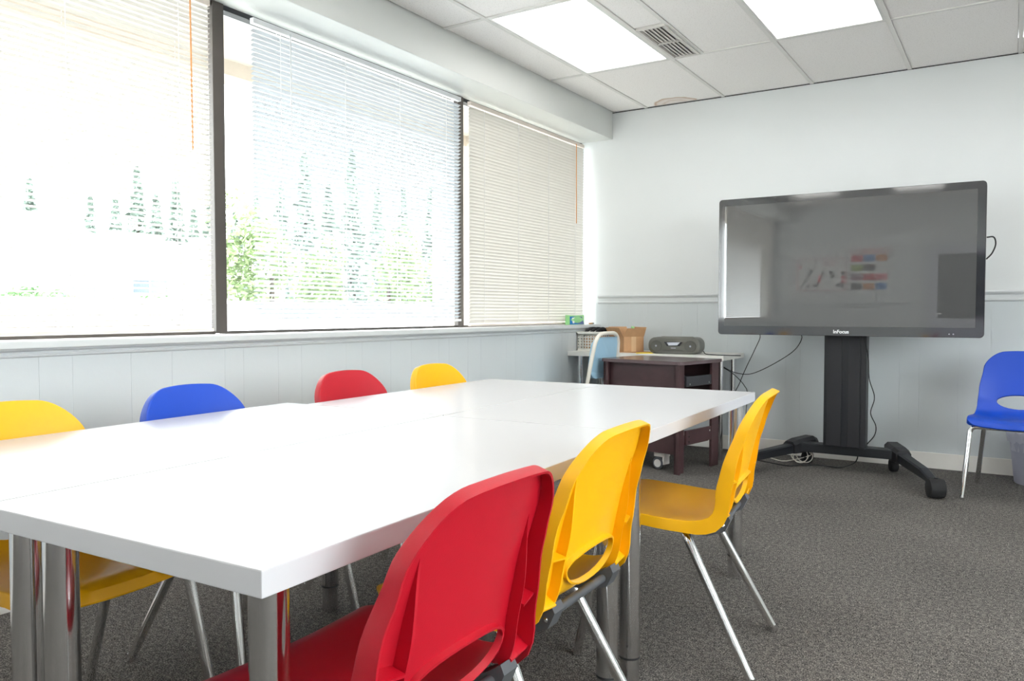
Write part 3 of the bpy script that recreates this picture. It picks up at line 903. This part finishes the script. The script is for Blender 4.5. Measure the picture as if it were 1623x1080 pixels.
def make_chair(colour):
    t = thing('school_chair', 'x', 'chair', (0, 0, 0), 0, 'moulded plastic classroom chairs')
    shell_mb.build('seat_shell', colour, t)
    r = 0.0138
    for (ft, ff, zt, yt, yf, nm) in ((0.160, 0.235, 0.402, 0.206, 0.232, 'front_tube'), (-0.070, -0.278, 0.405, 0.160, 0.213, 'rear_tube')):
        feet = {}
        top = []
        for s in (-1, 1):
            T_ = Vector((ft, s * yt, zt)); F_ = Vector((ff, s * yf, 0.012))
            feet[s] = (T_, F_)
        L0 = feet[-1][0].lerp(feet[-1][1], 0.20); L1 = feet[1][0].lerp(feet[1][1], 0.20)
        MB().tube(rounded([L0, feet[-1][0], feet[1][0], L1], 0.045, 6), r, 14).build(nm, 'chrome', t)
        for s in (-1, 1):
            a = feet[s][0].lerp(feet[s][1], 0.20); b = feet[s][1]
            lg = MB().tube([a, b], r - 0.0003, 14).build('leg', 'chrome', t)
            MB().lathe([(0.013, 0.0), (0.0145, 0.003), (0.0135, 0.012), (0.0118, 0.024)], 16, (b.x, b.y, 0)).build('foot_glide', 'chrome', lg)
    for s in (-1, 1):
        br = MB()
        br.prism([(-0.206, 0.446), (-0.198, 0.462), (-0.178, 0.448), (-0.135, 0.424), (-0.085, 0.420), (-0.070, 0.398), (-0.140, 0.394), (-0.190, 0.412)], s * 0.143 - 0.021, s * 0.143 + 0.021, axis='y')
        b = br.build('bracket', 'bracket', t)
        MB().lathe([(0.005, -0.003), (0.005, 0.0), (0.003, 0.002)], 12, (-0.186, s * 0.1645, 0.430), axis='y').build('rivet', 'chrome', b)
    MB().tube([(-0.178, -0.14, 0.430), (-0.178, 0.14, 0.430)], 0.010, 12).build('back_rod', 'bracket', t)
    return t
shell_mb = make_shell_mesh()
chair_proto = {}
def chair(colour, label, x, y, heading, group='moulded plastic classroom chairs'):
    """heading: direction the sitter faces, degrees counter-clockwise from +X"""
    if colour not in chair_proto:
        t = make_chair(colour); chair_proto[colour] = t
    else:
        t = copy_tree(chair_proto[colour])
    t['label'] = label; t['group'] = group
    t.location = (x, y, 0); t.rotation_euler = (0, 0, R(heading))
    return t
chair('red', 'red plastic chair in the foreground, its back to the camera', -0.905, 0.955, 180)
chair('yellow', 'yellow plastic chair between the red one and the far yellow one', -0.970, 1.512, 181.5)
chair('yellow', 'yellow plastic chair at the far right end of the tables', -0.902, 2.375, 186.5)
chair('yellow', 'yellow plastic chair on the window side, cut by the left edge', -1.915, 1.025, 2)
chair('blue', 'blue plastic chair on the window side of the tables', -1.945, 1.585, 2)
chair('red', 'red plastic chair on the window side of the tables', -1.955, 2.29, 0)
chair('yellow', 'smallest-looking yellow chair on the window side, at the far end', -1.915, 2.80, 0)
chair('blue', 'blue plastic chair by the wall, right of the display', 0.015, 5.27, -94)

# ------------------------------------------------------------------ wide display on its stand
tv = thing('display', 'wide flat interactive display with a glossy black bezel', 'display', (-0.928, 5.30, 0.894), R(0.65))
W2, H2, D2 = 0.776, 0.905, 0.085
def rrect(x0, x1, z0, z1, r, n=5):
    out = []
    for cx, cz, a0 in ((x1 - r, z1 - r, 0), (x0 + r, z1 - r, 90), (x0 + r, z0 + r, 180), (x1 - r, z0 + r, 270)):
        for k in range(n + 1):
            a = R(a0 + 90 * k / n)
            out.append((cx + r * math.cos(a), cz + r * math.sin(a)))
    return out
MB().prism(rrect(-W2, W2, 0, H2, 0.022), 0.004, D2, axis='y').build('casing', 'black_plastic', tv)
MB().prism(rrect(-W2 + 0.002, W2 - 0.002, 0.002, H2 - 0.002, 0.021), 0.0, 0.004, axis='y').build('bezel', 'bezel', tv)
MB().box(-W2 + 0.040, W2 - 0.044, -0.0012, 0.0, 0.058, H2 - 0.046).build('screen', 'screen', tv)
MB().box(-0.45, 0.45, D2, D2 + 0.05, 0.15, 0.78, bev=0.01).build('rear_housing', 'black_plastic', tv)
def text_obj(s, size, mname, parent, loc, name='logo'):
    cu = bpy.data.curves.new('lettering', 'FONT')
    cu.body = s; cu.size = size; cu.extrude = 0.0004; cu.offset = size * 0.02
    cu.align_x = 'CENTER'; cu.align_y = 'CENTER'
    tmp = bpy.data.objects.new('lettering_source', cu); C.objects.link(tmp)
    dg = bpy.context.evaluated_depsgraph_get()
    me = bpy.data.meshes.new_from_object(tmp.evaluated_get(dg))
    bpy.data.objects.remove(tmp)
    me.materials.clear(); me.materials.append(M[mname])
    o = link(name, me, parent, loc)
    o.rotation_euler = (R(90), 0, 0)
    return o
text_obj('InFocus', 0.030, 'logo', tv, (0.005, -0.0008, 0.026))
b = MB()
for x in (0.600, 0.622): b.lathe([(0.004, -0.0012), (0.004, 0.0)], 10, (x, 0, 0.020), axis='y')
b.build('indicator', 'silver', tv)

st = thing('display_stand', 'black rolling stand with a wide column and splayed legs under the display', 'stand', (-0.925, 5.50, 0))
col = MB()
col.box(-0.128, 0.128, -0.03, 0.07, 0.165, 1.25, bev=0.004)
col.build('column', 'black', st)
for x, w in ((-0.065, 0.046), (0.056, 0.034)):
    MB().box(x - w, x + w, -0.036, -0.030, 0.172, 1.2, bev=0.002).build('column_cover', 'black_plastic', st)
MB().box(0.100, 0.126, -0.034, -0.030, 0.172, 1.2, bev=0.001).build('column_cover', 'black_plastic', st)
MB().box(-0.30, 0.30, -0.12, -0.03, 0.95, 1.55).build('mount_plate', 'black', st) if False else MB().box(-0.30, 0.30, -0.060, -0.036, 1.05, 1.55, bev=0.004).build('mount_plate', 'black', st)
MB().box(-0.30, 0.30, 0.02, 0.12, 0.105, 0.165, bev=0.006).build('crossbar', 'black', st)
for s in (-1, 1):
    J = Vector((s * 0.30, 0.10, 0)); Fp = Vector((s * 0.565, -0.50, 0)); Rp = Vector((s * 0.225, 0.28, 0))
    d = (Fp - J).normalized(); nrm = Vector((-d.y, d.x, 0))
    # long leg, tapering down toward the wheel
    vs = []
    for P, z0, z1, w in ((J + d * -0.02, 0.10, 0.165, 0.036), (J.lerp(Fp, 0.72), 0.085, 0.135, 0.030), (J.lerp(Fp, 0.93), 0.075, 0.105, 0.026)):
        for a, z in ((-w, z0), (w, z0), (w, z1 - 0.008), (w * 0.7, z1), (-w * 0.7, z1), (-w, z1 - 0.008)): vs.append(P + nrm * a + Vector((0, 0, z)))
    fs = [(0, 1, 2, 3, 4, 5), (17, 16, 15, 14, 13, 12)]
    for k in range(2):
        for i in range(6): fs.append((k * 6 + i, k * 6 + (i + 1) % 6, (k + 1) * 6 + (i + 1) % 6, (k + 1) * 6 + i))
    lg = MB().add(vs, fs).build('leg', 'black', st)
    # joint cover
    vs = []
    for P, z0, z1, w in ((J - d * 0.16, 0.13, 0.172, 0.030), (J - d * 0.10, 0.10, 0.195, 0.050), (J + d * 0.05, 0.095, 0.185, 0.055), (J + d * 0.12, 0.095, 0.172, 0.046)):
        for a, z in ((-w, z0), (w, z0), (w, z1 - 0.02), (w * 0.6, z1), (-w * 0.6, z1), (-w, z1 - 0.02)): vs.append(P + nrm * a + Vector((0, 0, z)))
    fs = [(0, 1, 2, 3, 4, 5), (23, 22, 21, 20, 19, 18)]
    for k in range(3):
        for i in range(6): fs.append((k * 6 + i, k * 6 + (i + 1) % 6, (k + 1) * 6 + (i + 1) % 6, (k + 1) * 6 + i))
    MB().add(vs, fs).build('joint_cover', 'black_plastic', st)
    for P, rad, hw, in ((Fp, 0.056, 0.046), (J + Vector((-s * 0.03, 0.085, 0)), 0.045, 0.024)):
        w = MB()
        w.lathe([(rad * 0.55, -hw), (rad * 0.92, -hw * 0.85), (rad, -hw * 0.45), (rad, hw * 0.45), (rad * 0.92, hw * 0.85), (rad * 0.55, hw)], 24, (0, 0, 0), axis='x')
        wo_ = w.build('wheel', 'rubber', st, (P.x, P.y, rad), R(25) * s)
        MB().lathe([(0.012, 0), (0.012, 0.022)], 12, (0, 0, rad * 0.7)).build('wheel_stem', 'black_plastic', wo_)

# cables
def cable(name, label, pts, r=0.0028, m='rubber', cat='cable', n=8):
    return tag(MB().tube(catmull(pts, n), r, 8).build(name, m), label, cat)
cable('power_cable', 'black cable hanging straight down from the left underside of the display', [(-1.49, 5.41, 0.92), (-1.503, 5.60, 0.876), (-1.541, 5.6, 0.778), (-1.597, 5.6, 0.656), (-1.641, 5.6, 0.547), (-1.698, 5.62, 0.391), (-1.62, 5.66, 0.15), (-1.518, 5.693, 0.004)])
cable('video_cable', 'black cable swooping from the display to the desk', [(-1.21, 5.41, 0.92), (-1.223, 5.6, 0.872), (-1.259, 5.6, 0.798), (-1.33, 5.6, 0.736), (-1.457, 5.6, 0.657), (-1.566, 5.6, 0.609), (-1.655, 5.6, 0.609), (-1.72, 5.58, 0.634), (-1.80, 5.50, 0.70)])
cable('data_cable', 'short black cable drooping behind the white desk leg', [(-1.80, 5.48, 0.69), (-1.707, 5.55, 0.628), (-1.649, 5.55, 0.586), (-1.595, 5.55, 0.527), (-1.577, 5.56, 0.46), (-1.60, 5.6, 0.2), (-1.56, 5.65, 0.004)])
cable('column_cable', 'black cable looping down the right side of the stand column', [(-0.812, 5.45, 0.88), (-0.785, 5.45, 0.761), (-0.779, 5.47, 0.62), (-0.751, 5.5, 0.5), (-0.772, 5.5, 0.398), (-0.741, 5.5, 0.319), (-0.747, 5.5, 0.257), (-0.79, 5.5, 0.195)], 0.003)
cable('side_cable', 'small black cable plugged into the right edge of the display', [(-0.150, 5.37, 1.478), (-0.115, 5.36, 1.476), (-0.105, 5.36, 1.435), (-0.122, 5.37, 1.385), (-0.150, 5.40, 1.354)], 0.004)
cable('floor_cable', 'black cable trailing on the carpet under the stand', [(-1.518, 5.60, 0.004), (-1.416, 5.55, 0.004), (-1.285, 5.50, 0.004), (-1.20, 5.58, 0.004), (-1.081, 5.63, 0.004), (-0.98, 5.62, 0.004), (-0.93, 5.75, 0.004), (-0.90, 5.82, 0.03), (-0.89, 5.83, 0.11)], 0.004)
pts = []
for k in range(46):
    a = k * 0.42
    pts.append((-1.225 + 0.055 * math.cos(a) + 0.02 * math.sin(a * 0.31), 5.64 + 0.02 * math.sin(a * 0.5), 0.062 + 0.052 * math.sin(a)))
pts = [(-1.60, 5.86, 0.004), (-1.50, 5.78, 0.004), (-1.42, 5.70, 0.004), (-1.33, 5.66, 0.006)] + pts
cable('white_cable', 'coiled white cable tied in loops on the carpet under the stand', pts, 0.0032, 'whitecable', n=3)

# ------------------------------------------------------------------ white desk along the wall, with its things
wd = thing('desk', 'narrow white desk along the wall behind the brown desk', 'desk', (-2.24, 5.65, 0))
DZ = 0.738
MB().box(-0.70, 0.53, -0.215, 0.285, DZ - 0.034, DZ, bev=0.002).build('desktop', 'desk_white', wd)
for x, y in ((-0.62, -0.15), (0.495, -0.17), (-0.62, 0.20), (0.47, 0.20)):
    lg = MB().lathe([(0.022, 0.09), (0.022, DZ - 0.034)], 20, (0, 0, 0)).build('leg', 'satin', wd, (x, y, 0))
    MB().lathe([(0.02, 0), (0.02, 0.09)], 20).build('foot', 'satin', lg)

bd = thing('computer_desk', 'dark brown computer desk with an open side and drawer rails', 'desk', (-1.79, 4.815, 0), R(-11.5))
# local: x leftwards negative, y toward the wall; front right corner at the origin
BZ = 0.727
poly = []
for cx, cy, a0 in ((0.012 - 0.04, -0.008 + 0.04, 270), (0.012 - 0.01, 0.505 - 0.01, 0), (-0.64 + 0.01, 0.505 - 0.01, 90), (-0.64 + 0.04, -0.008 + 0.04, 180)):
    rr = 0.04 if cy < 0.2 else 0.01
    for k in range(6):
        a = R(a0 + 18 * k); poly.append((cx + rr * math.cos(a), cy + rr * math.sin(a)))
MB().prism(poly, BZ - 0.022, BZ).build('desktop', 'walnut_sheen', bd)
MB().box(-0.60, -0.045, 0.035, 0.050, 0.12, BZ - 0.022).build('modesty_panel', 'walnut', bd)
for x0, x1, y0, y1 in ((-0.045, -0.027, 0.0, 0.09), (-0.025, -0.007, 0.405, 0.495), (-0.612, -0.594, 0.0, 0.09), (-0.612, -0.594, 0.405, 0.495)):
    MB().box(x0, x1, y0, y1, 0, BZ - 0.022, bev=0.0015).build('leg', 'walnut', bd)
MB().box(-0.045, -0.007, 0.0, 0.018, 0, BZ - 0.022, bev=0.0015).build('leg_panel', 'walnut', bd)
MB().box(-0.612, -0.575, 0.0, 0.018, 0, BZ - 0.022, bev=0.0015).build('leg_panel', 'walnut', bd)
MB().box(-0.59, -0.03, 0.06, 0.46, 0.585, 0.600).build('keyboard_tray', 'black_plastic', bd)
rl = MB().box(-0.026, -0.012, 0.09, 0.405, 0.560, 0.625).build('slide_rail', 'darkin', bd)
for y in (0.13, 0.37): MB().lathe([(0.006, -0.012), (0.006, -0.009)], 10, (0, y, 0.575), axis='x').build('screw', 'chrome', rl)
rl = MB().box(-0.026, -0.010, 0.09, 0.405, 0.185, 0.275).build('side_rail', 'walnut', bd)
for y, z in ((0.12, 0.20), (0.12, 0.235), (0.12, 0.26), (0.38, 0.25)): MB().lathe([(0.006, -0.010), (0.006, -0.007)], 10, (0, y, z), axis='x').build('screw', 'chrome', rl)
MB().box(-0.59, -0.03, 0.09, 0.40, 0.175, 0.190).build('lower_shelf', 'walnut', bd)
MB().box(-0.60, -0.03, 0.475, 0.488, 0.40, BZ - 0.022).build('back_panel', 'walnut', bd)
ca = MB().box(-0.245, -0.165, 0.075, 0.145, 0.086, 0.120).build('caster', 'base', bd)
MB().box(-0.180, -0.170, 0.075, 0.145, 0.035, 0.12).build('caster_plate', 'base', ca)
w = MB(); w.lathe([(0.012, -0.014), (0.040, -0.012), (0.042, 0), (0.040, 0.012), (0.012, 0.014)], 20, (-0.215, 0.085, 0.042), axis='y'); w.build('caster_wheel', 'bracket', ca)
w = MB(); w.lathe([(0.026, -0.0175), (0.026, -0.012)], 20, (-0.215, 0.085, 0.042), axis='y'); w.build('caster_hub', 'vent', ca)

# boombox
bb = thing('boombox', 'dark grey oval boombox with a silver control panel', 'radio', (-2.105, 5.51, DZ), R(4))
prof_ = []
def oval(hw, h, r=0.055, n=6): return rrect(-hw, hw, 0, h, r, n)
rings = [(0.0, 0.176, 0.110, 0.004), (0.012, 0.192, 0.120, 0), (0.13, 0.196, 0.122, 0), (0.19, 0.180, 0.112, 0.003), (0.205, 0.150, 0.095, 0.01)]
vs = []; nn = None
for y, hw, h, dz in rings:
    o_ = oval(hw, h - dz, min(0.052, (h - dz) / 2.05)); nn = len(o_)
    vs += [(a, y, b + dz) for a, b in o_]
fs = [tuple(range(nn)), tuple((len(rings) - 1) * nn + i for i in range(nn - 1, -1, -1))]
for k in range(len(rings) - 1):
    for i in range(nn): fs.append((k * nn + i, k * nn + (i + 1) % nn, (k + 1) * nn + (i + 1) % nn, (k + 1) * nn + i))
MB().add(vs, fs, 0, True).build('body', 'boombox', bb)
for s in (-1, 1):
    MB().lathe([(0.043, -0.004), (0.040, -0.008), (0.012, -0.005)], 24, (s * 0.128, 0, 0.058), axis='y').build('speaker_grille', 'grille', bb)
    MB().lathe([(0.007, -0.010), (0.006, -0.004)], 12, (s * 0.128, 0, 0.058), axis='y').build('speaker_badge', 'silver', bb)
MB().prism([(-0.070, 0.088), (0.070, 0.088), (0.048, 0.058), (-0.048, 0.058)], -0.004, 0.001, axis='y').build('control_panel', 'black_plastic', bb)
MB().prism([(-0.048, 0.084), (0.052, 0.086), (0.030, 0.064), (-0.034, 0.062)], -0.006, -0.004, axis='y').build('display_window', 'silver', bb)
MB().box(-0.018, 0.018, -0.003, 0.001, 0.040, 0.046).build('badge', 'silver', bb)
MB().prism([(-0.09, 0.02), (0.09, 0.02), (0.06, 0.030), (-0.06, 0.030)], -0.003, 0.001, axis='y').build('cd_lip', 'grille', bb)
MB().tube(rounded([(-0.13, 0.10, 0.108), (-0.12, 0.10, 0.119), (0.12, 0.10, 0.119), (0.13, 0.10, 0.108)], 0.02), 0.006, 10).build('handle', 'boombox', bb)
cable('radio_cable', 'thin black cord trailing from the boombox over the desk', [(-1.91, 5.60, 0.76), (-1.88, 5.56, 0.743), (-1.82, 5.50, 0.742), (-1.76, 5.47, 0.742), (-1.68, 5.46, 0.742), (-1.60, 5.47, 0.742)], 0.003)
tag(MB().box(-0.06, 0.06, -0.05, 0.05, 0, 0.004, rot=Matrix.Rotation(R(30), 3, 'Z')).build('paper_pad', 'yellow_paper', None, (-2.33, 5.50, DZ)), 'yellow paper corner poking out left of the boombox', 'paper')

# cardboard box, open with flaps
cb = thing('cardboard_box', 'open cardboard box with raised flaps on the white desk', 'box', (-2.545, 5.66, DZ + 0.004), R(-38))
a, h = 0.085, 0.115
w_ = MB()
for x0, x1, y0, y1 in ((-0.12, 0.12, -a, -a + 0.003), (-0.12, 0.12, a - 0.003, a), (-0.12, -0.117, -a, a), (0.117, 0.12, -a, a)): w_.box(x0, x1, y0, y1, 0, h)
w_.box(-0.12, 0.12, -a, a, 0, 0.003)
w_.build('box_body', 'cardboard', cb)
def flap(p0, p1, out, L, up):
    o_ = Vector(out).normalized() * L * math.cos(up) + Vector((0, 0, L * math.sin(up)))
    p0 = Vector(p0); p1 = Vector(p1); inn = (p1 - p0).normalized() * 0.006
    q0, q1 = p0 + o_ + inn, p1 + o_ - inn
    th = Vector((0, 0, 0.001)) + Vector(out).normalized() * 0.003
    MB().add([p0, p1, q1, q0, p0 + th, p1 + th, q1 + th, q0 + th], [(0, 1, 2, 3), (7, 6, 5, 4), (0, 4, 5, 1), (1, 5, 6, 2), (2, 6, 7, 3), (3, 7, 4, 0)]).build('flap', 'cardboard', cb)
flap((-0.12, -a, h), (0.12, -a, h), (0, -1, 0), 0.075, R(62))
flap((0.12, -a, h), (0.12, a, h), (1, 0, 0), 0.075, R(58))
flap((-0.12, a, h), (0.12, a, h), (0, 1, 0), 0.075, R(70))
flap((-0.12, -a, h), (-0.12, a, h), (-1, 0, 0), 0.075, R(70))
MB().box(0.1205, 0.1212, -0.02, 0.02, 0.0, h).build('packing_tape', 'tape', cb)
tag(MB().box(-0.15, 0.15, -0.11, 0.11, 0, 0.004, bev=0.001).build('cardboard_sheet', 'cardboard', None, (-2.50, 5.60, DZ), R(-10)), 'flat brown cardboard sheet under the open box', 'cardboard')
bg = thing('plastic_bag', 'crumpled white and green plastic bag sticking out of the cardboard box', 'bag', (-2.495, 5.62, DZ + 0.012))
rnd = random.Random(9)
def crumple(sx, sy, z0, z1, seed):
    rr = random.Random(seed); vs = []; N1, N2 = 10, 8
    for j in range(N2 + 1):
        t = j / N2
        for i in range(N1):
            a_ = 2 * PI * i / N1
            k = math.sin(PI * min(1, 0.12 + 0.85 * (1 - t))) ** 0.5 * rr.uniform(0.7, 1.15)
            vs.append((sx * k * math.cos(a_), sy * k * math.sin(a_), z0 + (z1 - z0) * t + rr.uniform(-.006, .006)))
    fs = []
    for j in range(N2):
        for i in range(N1): fs.append((j * N1 + i, j * N1 + (i + 1) % N1, (j + 1) * N1 + (i + 1) % N1, (j + 1) * N1 + i))
    fs += [tuple(range(N1)), tuple(N2 * N1 + i for i in range(N1 - 1, -1, -1))]
    return MB().add(vs, fs)
crumple(0.035, 0.03, 0.0, 0.165, 3).build('bag_body', 'white_paper', bg)
o = crumple(0.016, 0.016, 0.10, 0.185, 4).build('green_print', 'green_wrap', bg, (0.030, -0.020, 0))
o['label'] = 'green printed corner of the bag'

# white basket with square holes
bk = thing('basket', 'white plastic basket with square holes on the white desk by the window', 'basket', (-2.835, 5.71, DZ))
def basket_side(x0, x1, y0, y1, along):
    mb = MB(); n = 8; z0, z1 = 0.012, 0.145; th = 0.003
    a0, a1 = (x0, x1) if along == 'x' else (y0, y1)
    step = (a1 - a0) / n
    def bx(p0, p1, q0, q1):
        if along == 'x': mb.box(p0, p1, y0, y0 + th, q0, q1)
        else: mb.box(x0, x0 + th, p0, p1, q0, q1)
    for i in range(n + 1):
        c = a0 + i * step
        bx(max(a0, c - 0.0045), min(a1, c + 0.0045), z0, z1 - 0.02)
    for k in range(6): bx(a0, a1, z0 + k * 0.0225, z0 + k * 0.0225 + 0.008)
    bx(a0, a1, z1 - 0.022, z1)
    return mb
hx, hy = 0.095, 0.13
for args in ((-hx, hx, -hy, 0, 'x'), (-hx, hx, hy, 0, 'x'), (-hx, 0, -hy, hy, 'y'), (hx, 0, -hy, hy, 'y')):
    basket_side(*args).build('lattice_side', 'basket', bk)
MB().box(-hx, hx, -hy, hy, 0, 0.012, bev=0.002).build('bottom', 'basket', bk)
MB().box(-hx - 0.006, hx + 0.006, -hy - 0.006, -hy + 0.004, 0.143, 0.152).box(-hx - 0.006, hx + 0.006, hy - 0.001, hy + 0.009, 0.143, 0.152).box(-hx - 0.006, -hx + 0.004, -hy + 0.004, hy - 0.001, 0.143, 0.152).box(hx - 0.001, hx + 0.009, -hy + 0.004, hy - 0.001, 0.143, 0.152).build('rim', 'basket', bk)
bc = MB()
for i in range(3):
    bc.tube(catmull([(-2.90 + i * 0.05, 5.64, DZ + 0.125 + i * 0.006), (-2.88 + i * 0.05, 5.69, DZ + 0.170), (-2.83 + i * 0.03, 5.74, DZ + 0.168), (-2.80 + i * 0.02, 5.79, DZ + 0.12)], 6), 0.013, 10)
tag(bc.build('cable_bundle', 'rubber'), 'bundle of black cables heaped in the white basket', 'cable')
tag(MB().box(-0.06, 0.06, -0.09, 0.09, 0.0, 0.10, bev=0.01).build('wooden_block', 'cardboard', None, (-2.835, 5.71, DZ + 0.013)), 'tan carton inside the white basket, seen through its holes', 'carton')

# pale blue padded chair behind the brown desk
pc = thing('padded_chair', 'pale blue padded chair with a cream tube frame at the white desk', 'chair', (-2.665, 5.08, 0), R(88))
# local: facing -x side? sitter faces +y ; back at y = -0.19
fr = MB()
for s in (-1, 1):
    fr.tube(rounded([(s * 0.215, 0.19, 0.0), (s * 0.215, 0.17, 0.44), (s * 0.215, -0.15, 0.44)], 0.05), 0.0125, 12)
fr.build('front_frame', 'cream_metal', pc)
MB().tube(rounded([(-0.215, -0.26, 0.0), (-0.205, -0.175, 0.45), (-0.200, -0.215, 0.68), (-0.165, -0.245, 0.895), (0.165, -0.245, 0.895), (0.200, -0.215, 0.68), (0.205, -0.175, 0.45), (0.215, -0.26, 0.0)], 0.10, 8), 0.0140, 12).build('back_frame', 'cream_metal', pc)
MB().box(-0.20, 0.20, -0.15, 0.19, 0.445, 0.49, bev=0.018).build('seat', 'pale_blue', pc)
vs = []
pl = rrect(-0.182, 0.182, 0.58, 0.868, 0.07, 6)
for off in (-0.012, 0.012):
    for a_, b_ in pl:
        y_ = -0.215 - (b_ - 0.68) * 0.14 - 0.03 * (1 - (a_ / 0.2) ** 2) + 0.02
        vs.append((a_, y_ + off, b_))
n_ = len(pl)
MB().add(vs, [tuple(range(n_)), tuple(range(2 * n_ - 1, n_ - 1, -1))] + [(i, (i + 1) % n_, (i + 1) % n_ + n_, i + n_) for i in range(n_)]).build('back_pad', 'pale_blue', pc)

# things on the sill
pk = thing('sponge_packet', 'green and blue packet standing on the window sill by the corner', 'packet', (-2.985, 5.64, 0.943), R(-4))
mb = MB()
N = 8; vs = []
for k in range(N + 1):
    t = k / N; y = -0.14 + 0.28 * t
    th = 0.022 * (math.sin(PI * t) ** 0.35) + 0.002; hh = 0.078 - 0.004 * math.sin(PI * t)
    vs += [(-th, y, 0.0), (th, y, 0.0), (th * 1.05, y, hh * 0.5), (th * 0.5, y, hh), (-th * 0.5, y, hh), (-th * 1.05, y, hh * 0.5)]
fs = [(0, 1, 2, 3, 4, 5), tuple(N * 6 + i for i in (5, 4, 3, 2, 1, 0))]
for k in range(N):
    for i in range(6): fs.append((k * 6 + i, k * 6 + (i + 1) % 6, (k + 1) * 6 + (i + 1) % 6, (k + 1) * 6 + i))
mb.add(vs, fs); mb.build('wrapper', 'green_wrap', pk)
MB().add([(0.0262, -0.115, 0.003), (0.0262, 0.01, 0.003), (0.0150, 0.02, 0.066), (0.0150, -0.10, 0.066)], [(0, 1, 2, 3)]).build('label_print', 'blue_wrap', pk)
MB().add([(0.0264, 0.01, 0.003), (0.0264, 0.10, 0.003), (0.0155, 0.08, 0.064), (0.0155, 0.02, 0.064)], [(0, 1, 2, 3)]).build('label_print', 'dark_wrap', pk)
MB().add([(0.0270, -0.075, 0.012), (0.0270, -0.050, 0.012), (0.0185, -0.03, 0.056), (0.0185, -0.07, 0.056)], [(0, 1, 2, 3)]).build('label_print', 'white_paper', pk)
mk = thing('marker_pen', 'small pale marker lying on the end of the window sill', 'pen', (-2.955, 5.87, 0.9505), R(10))
MB().tube([(0, -0.05, 0), (0, 0.03, 0)], 0.007, 10).build('barrel', 'cardboard', mk)
MB().tube([(0, 0.03, 0), (0, 0.058, 0)], 0.0076, 10).build('cap', 'bracket', mk)

# waste bin
wb_ = thing('waste_bin', 'translucent waste bin with a plastic liner beside the blue chair', 'bin', (0.13, 5.74, 0))
MB().lathe([(0.115, 0.0), (0.120, 0.006), (0.150, 0.30), (0.153, 0.305), (0.149, 0.30), (0.117, 0.01), (0.02, 0.008)], 36).build('bin_body', 'bin', wb_)
vs = []; N = 48
rr = random.Random(4)
jit = [rr.uniform(-1, 1) for _ in range(N)]
prf = [(0.140, 0.20), (0.148, 0.30), (0.158, 0.322), (0.165, 0.314), (0.163, 0.285), (0.158, 0.255)]
for j, (r0, h0) in enumerate(prf):
    for i in range(N):
        q = 1 + 0.018 * jit[i] + 0.01 * jit[(i * 3 + j) % N]
        vs.append((r0 * q * math.cos(2 * PI * i / N), r0 * q * math.sin(2 * PI * i / N), h0 + (0.010 * jit[(i * 5) % N] if j >= 3 else 0.002 * jit[i])))
fs = [(j * N + i, j * N + (i + 1) % N, (j + 1) * N + (i + 1) % N, (j + 1) * N + i) for j in range(len(prf) - 1) for i in range(N)]
MB().add(vs, fs, 0, True).build('bin_liner', 'bag', wb_)
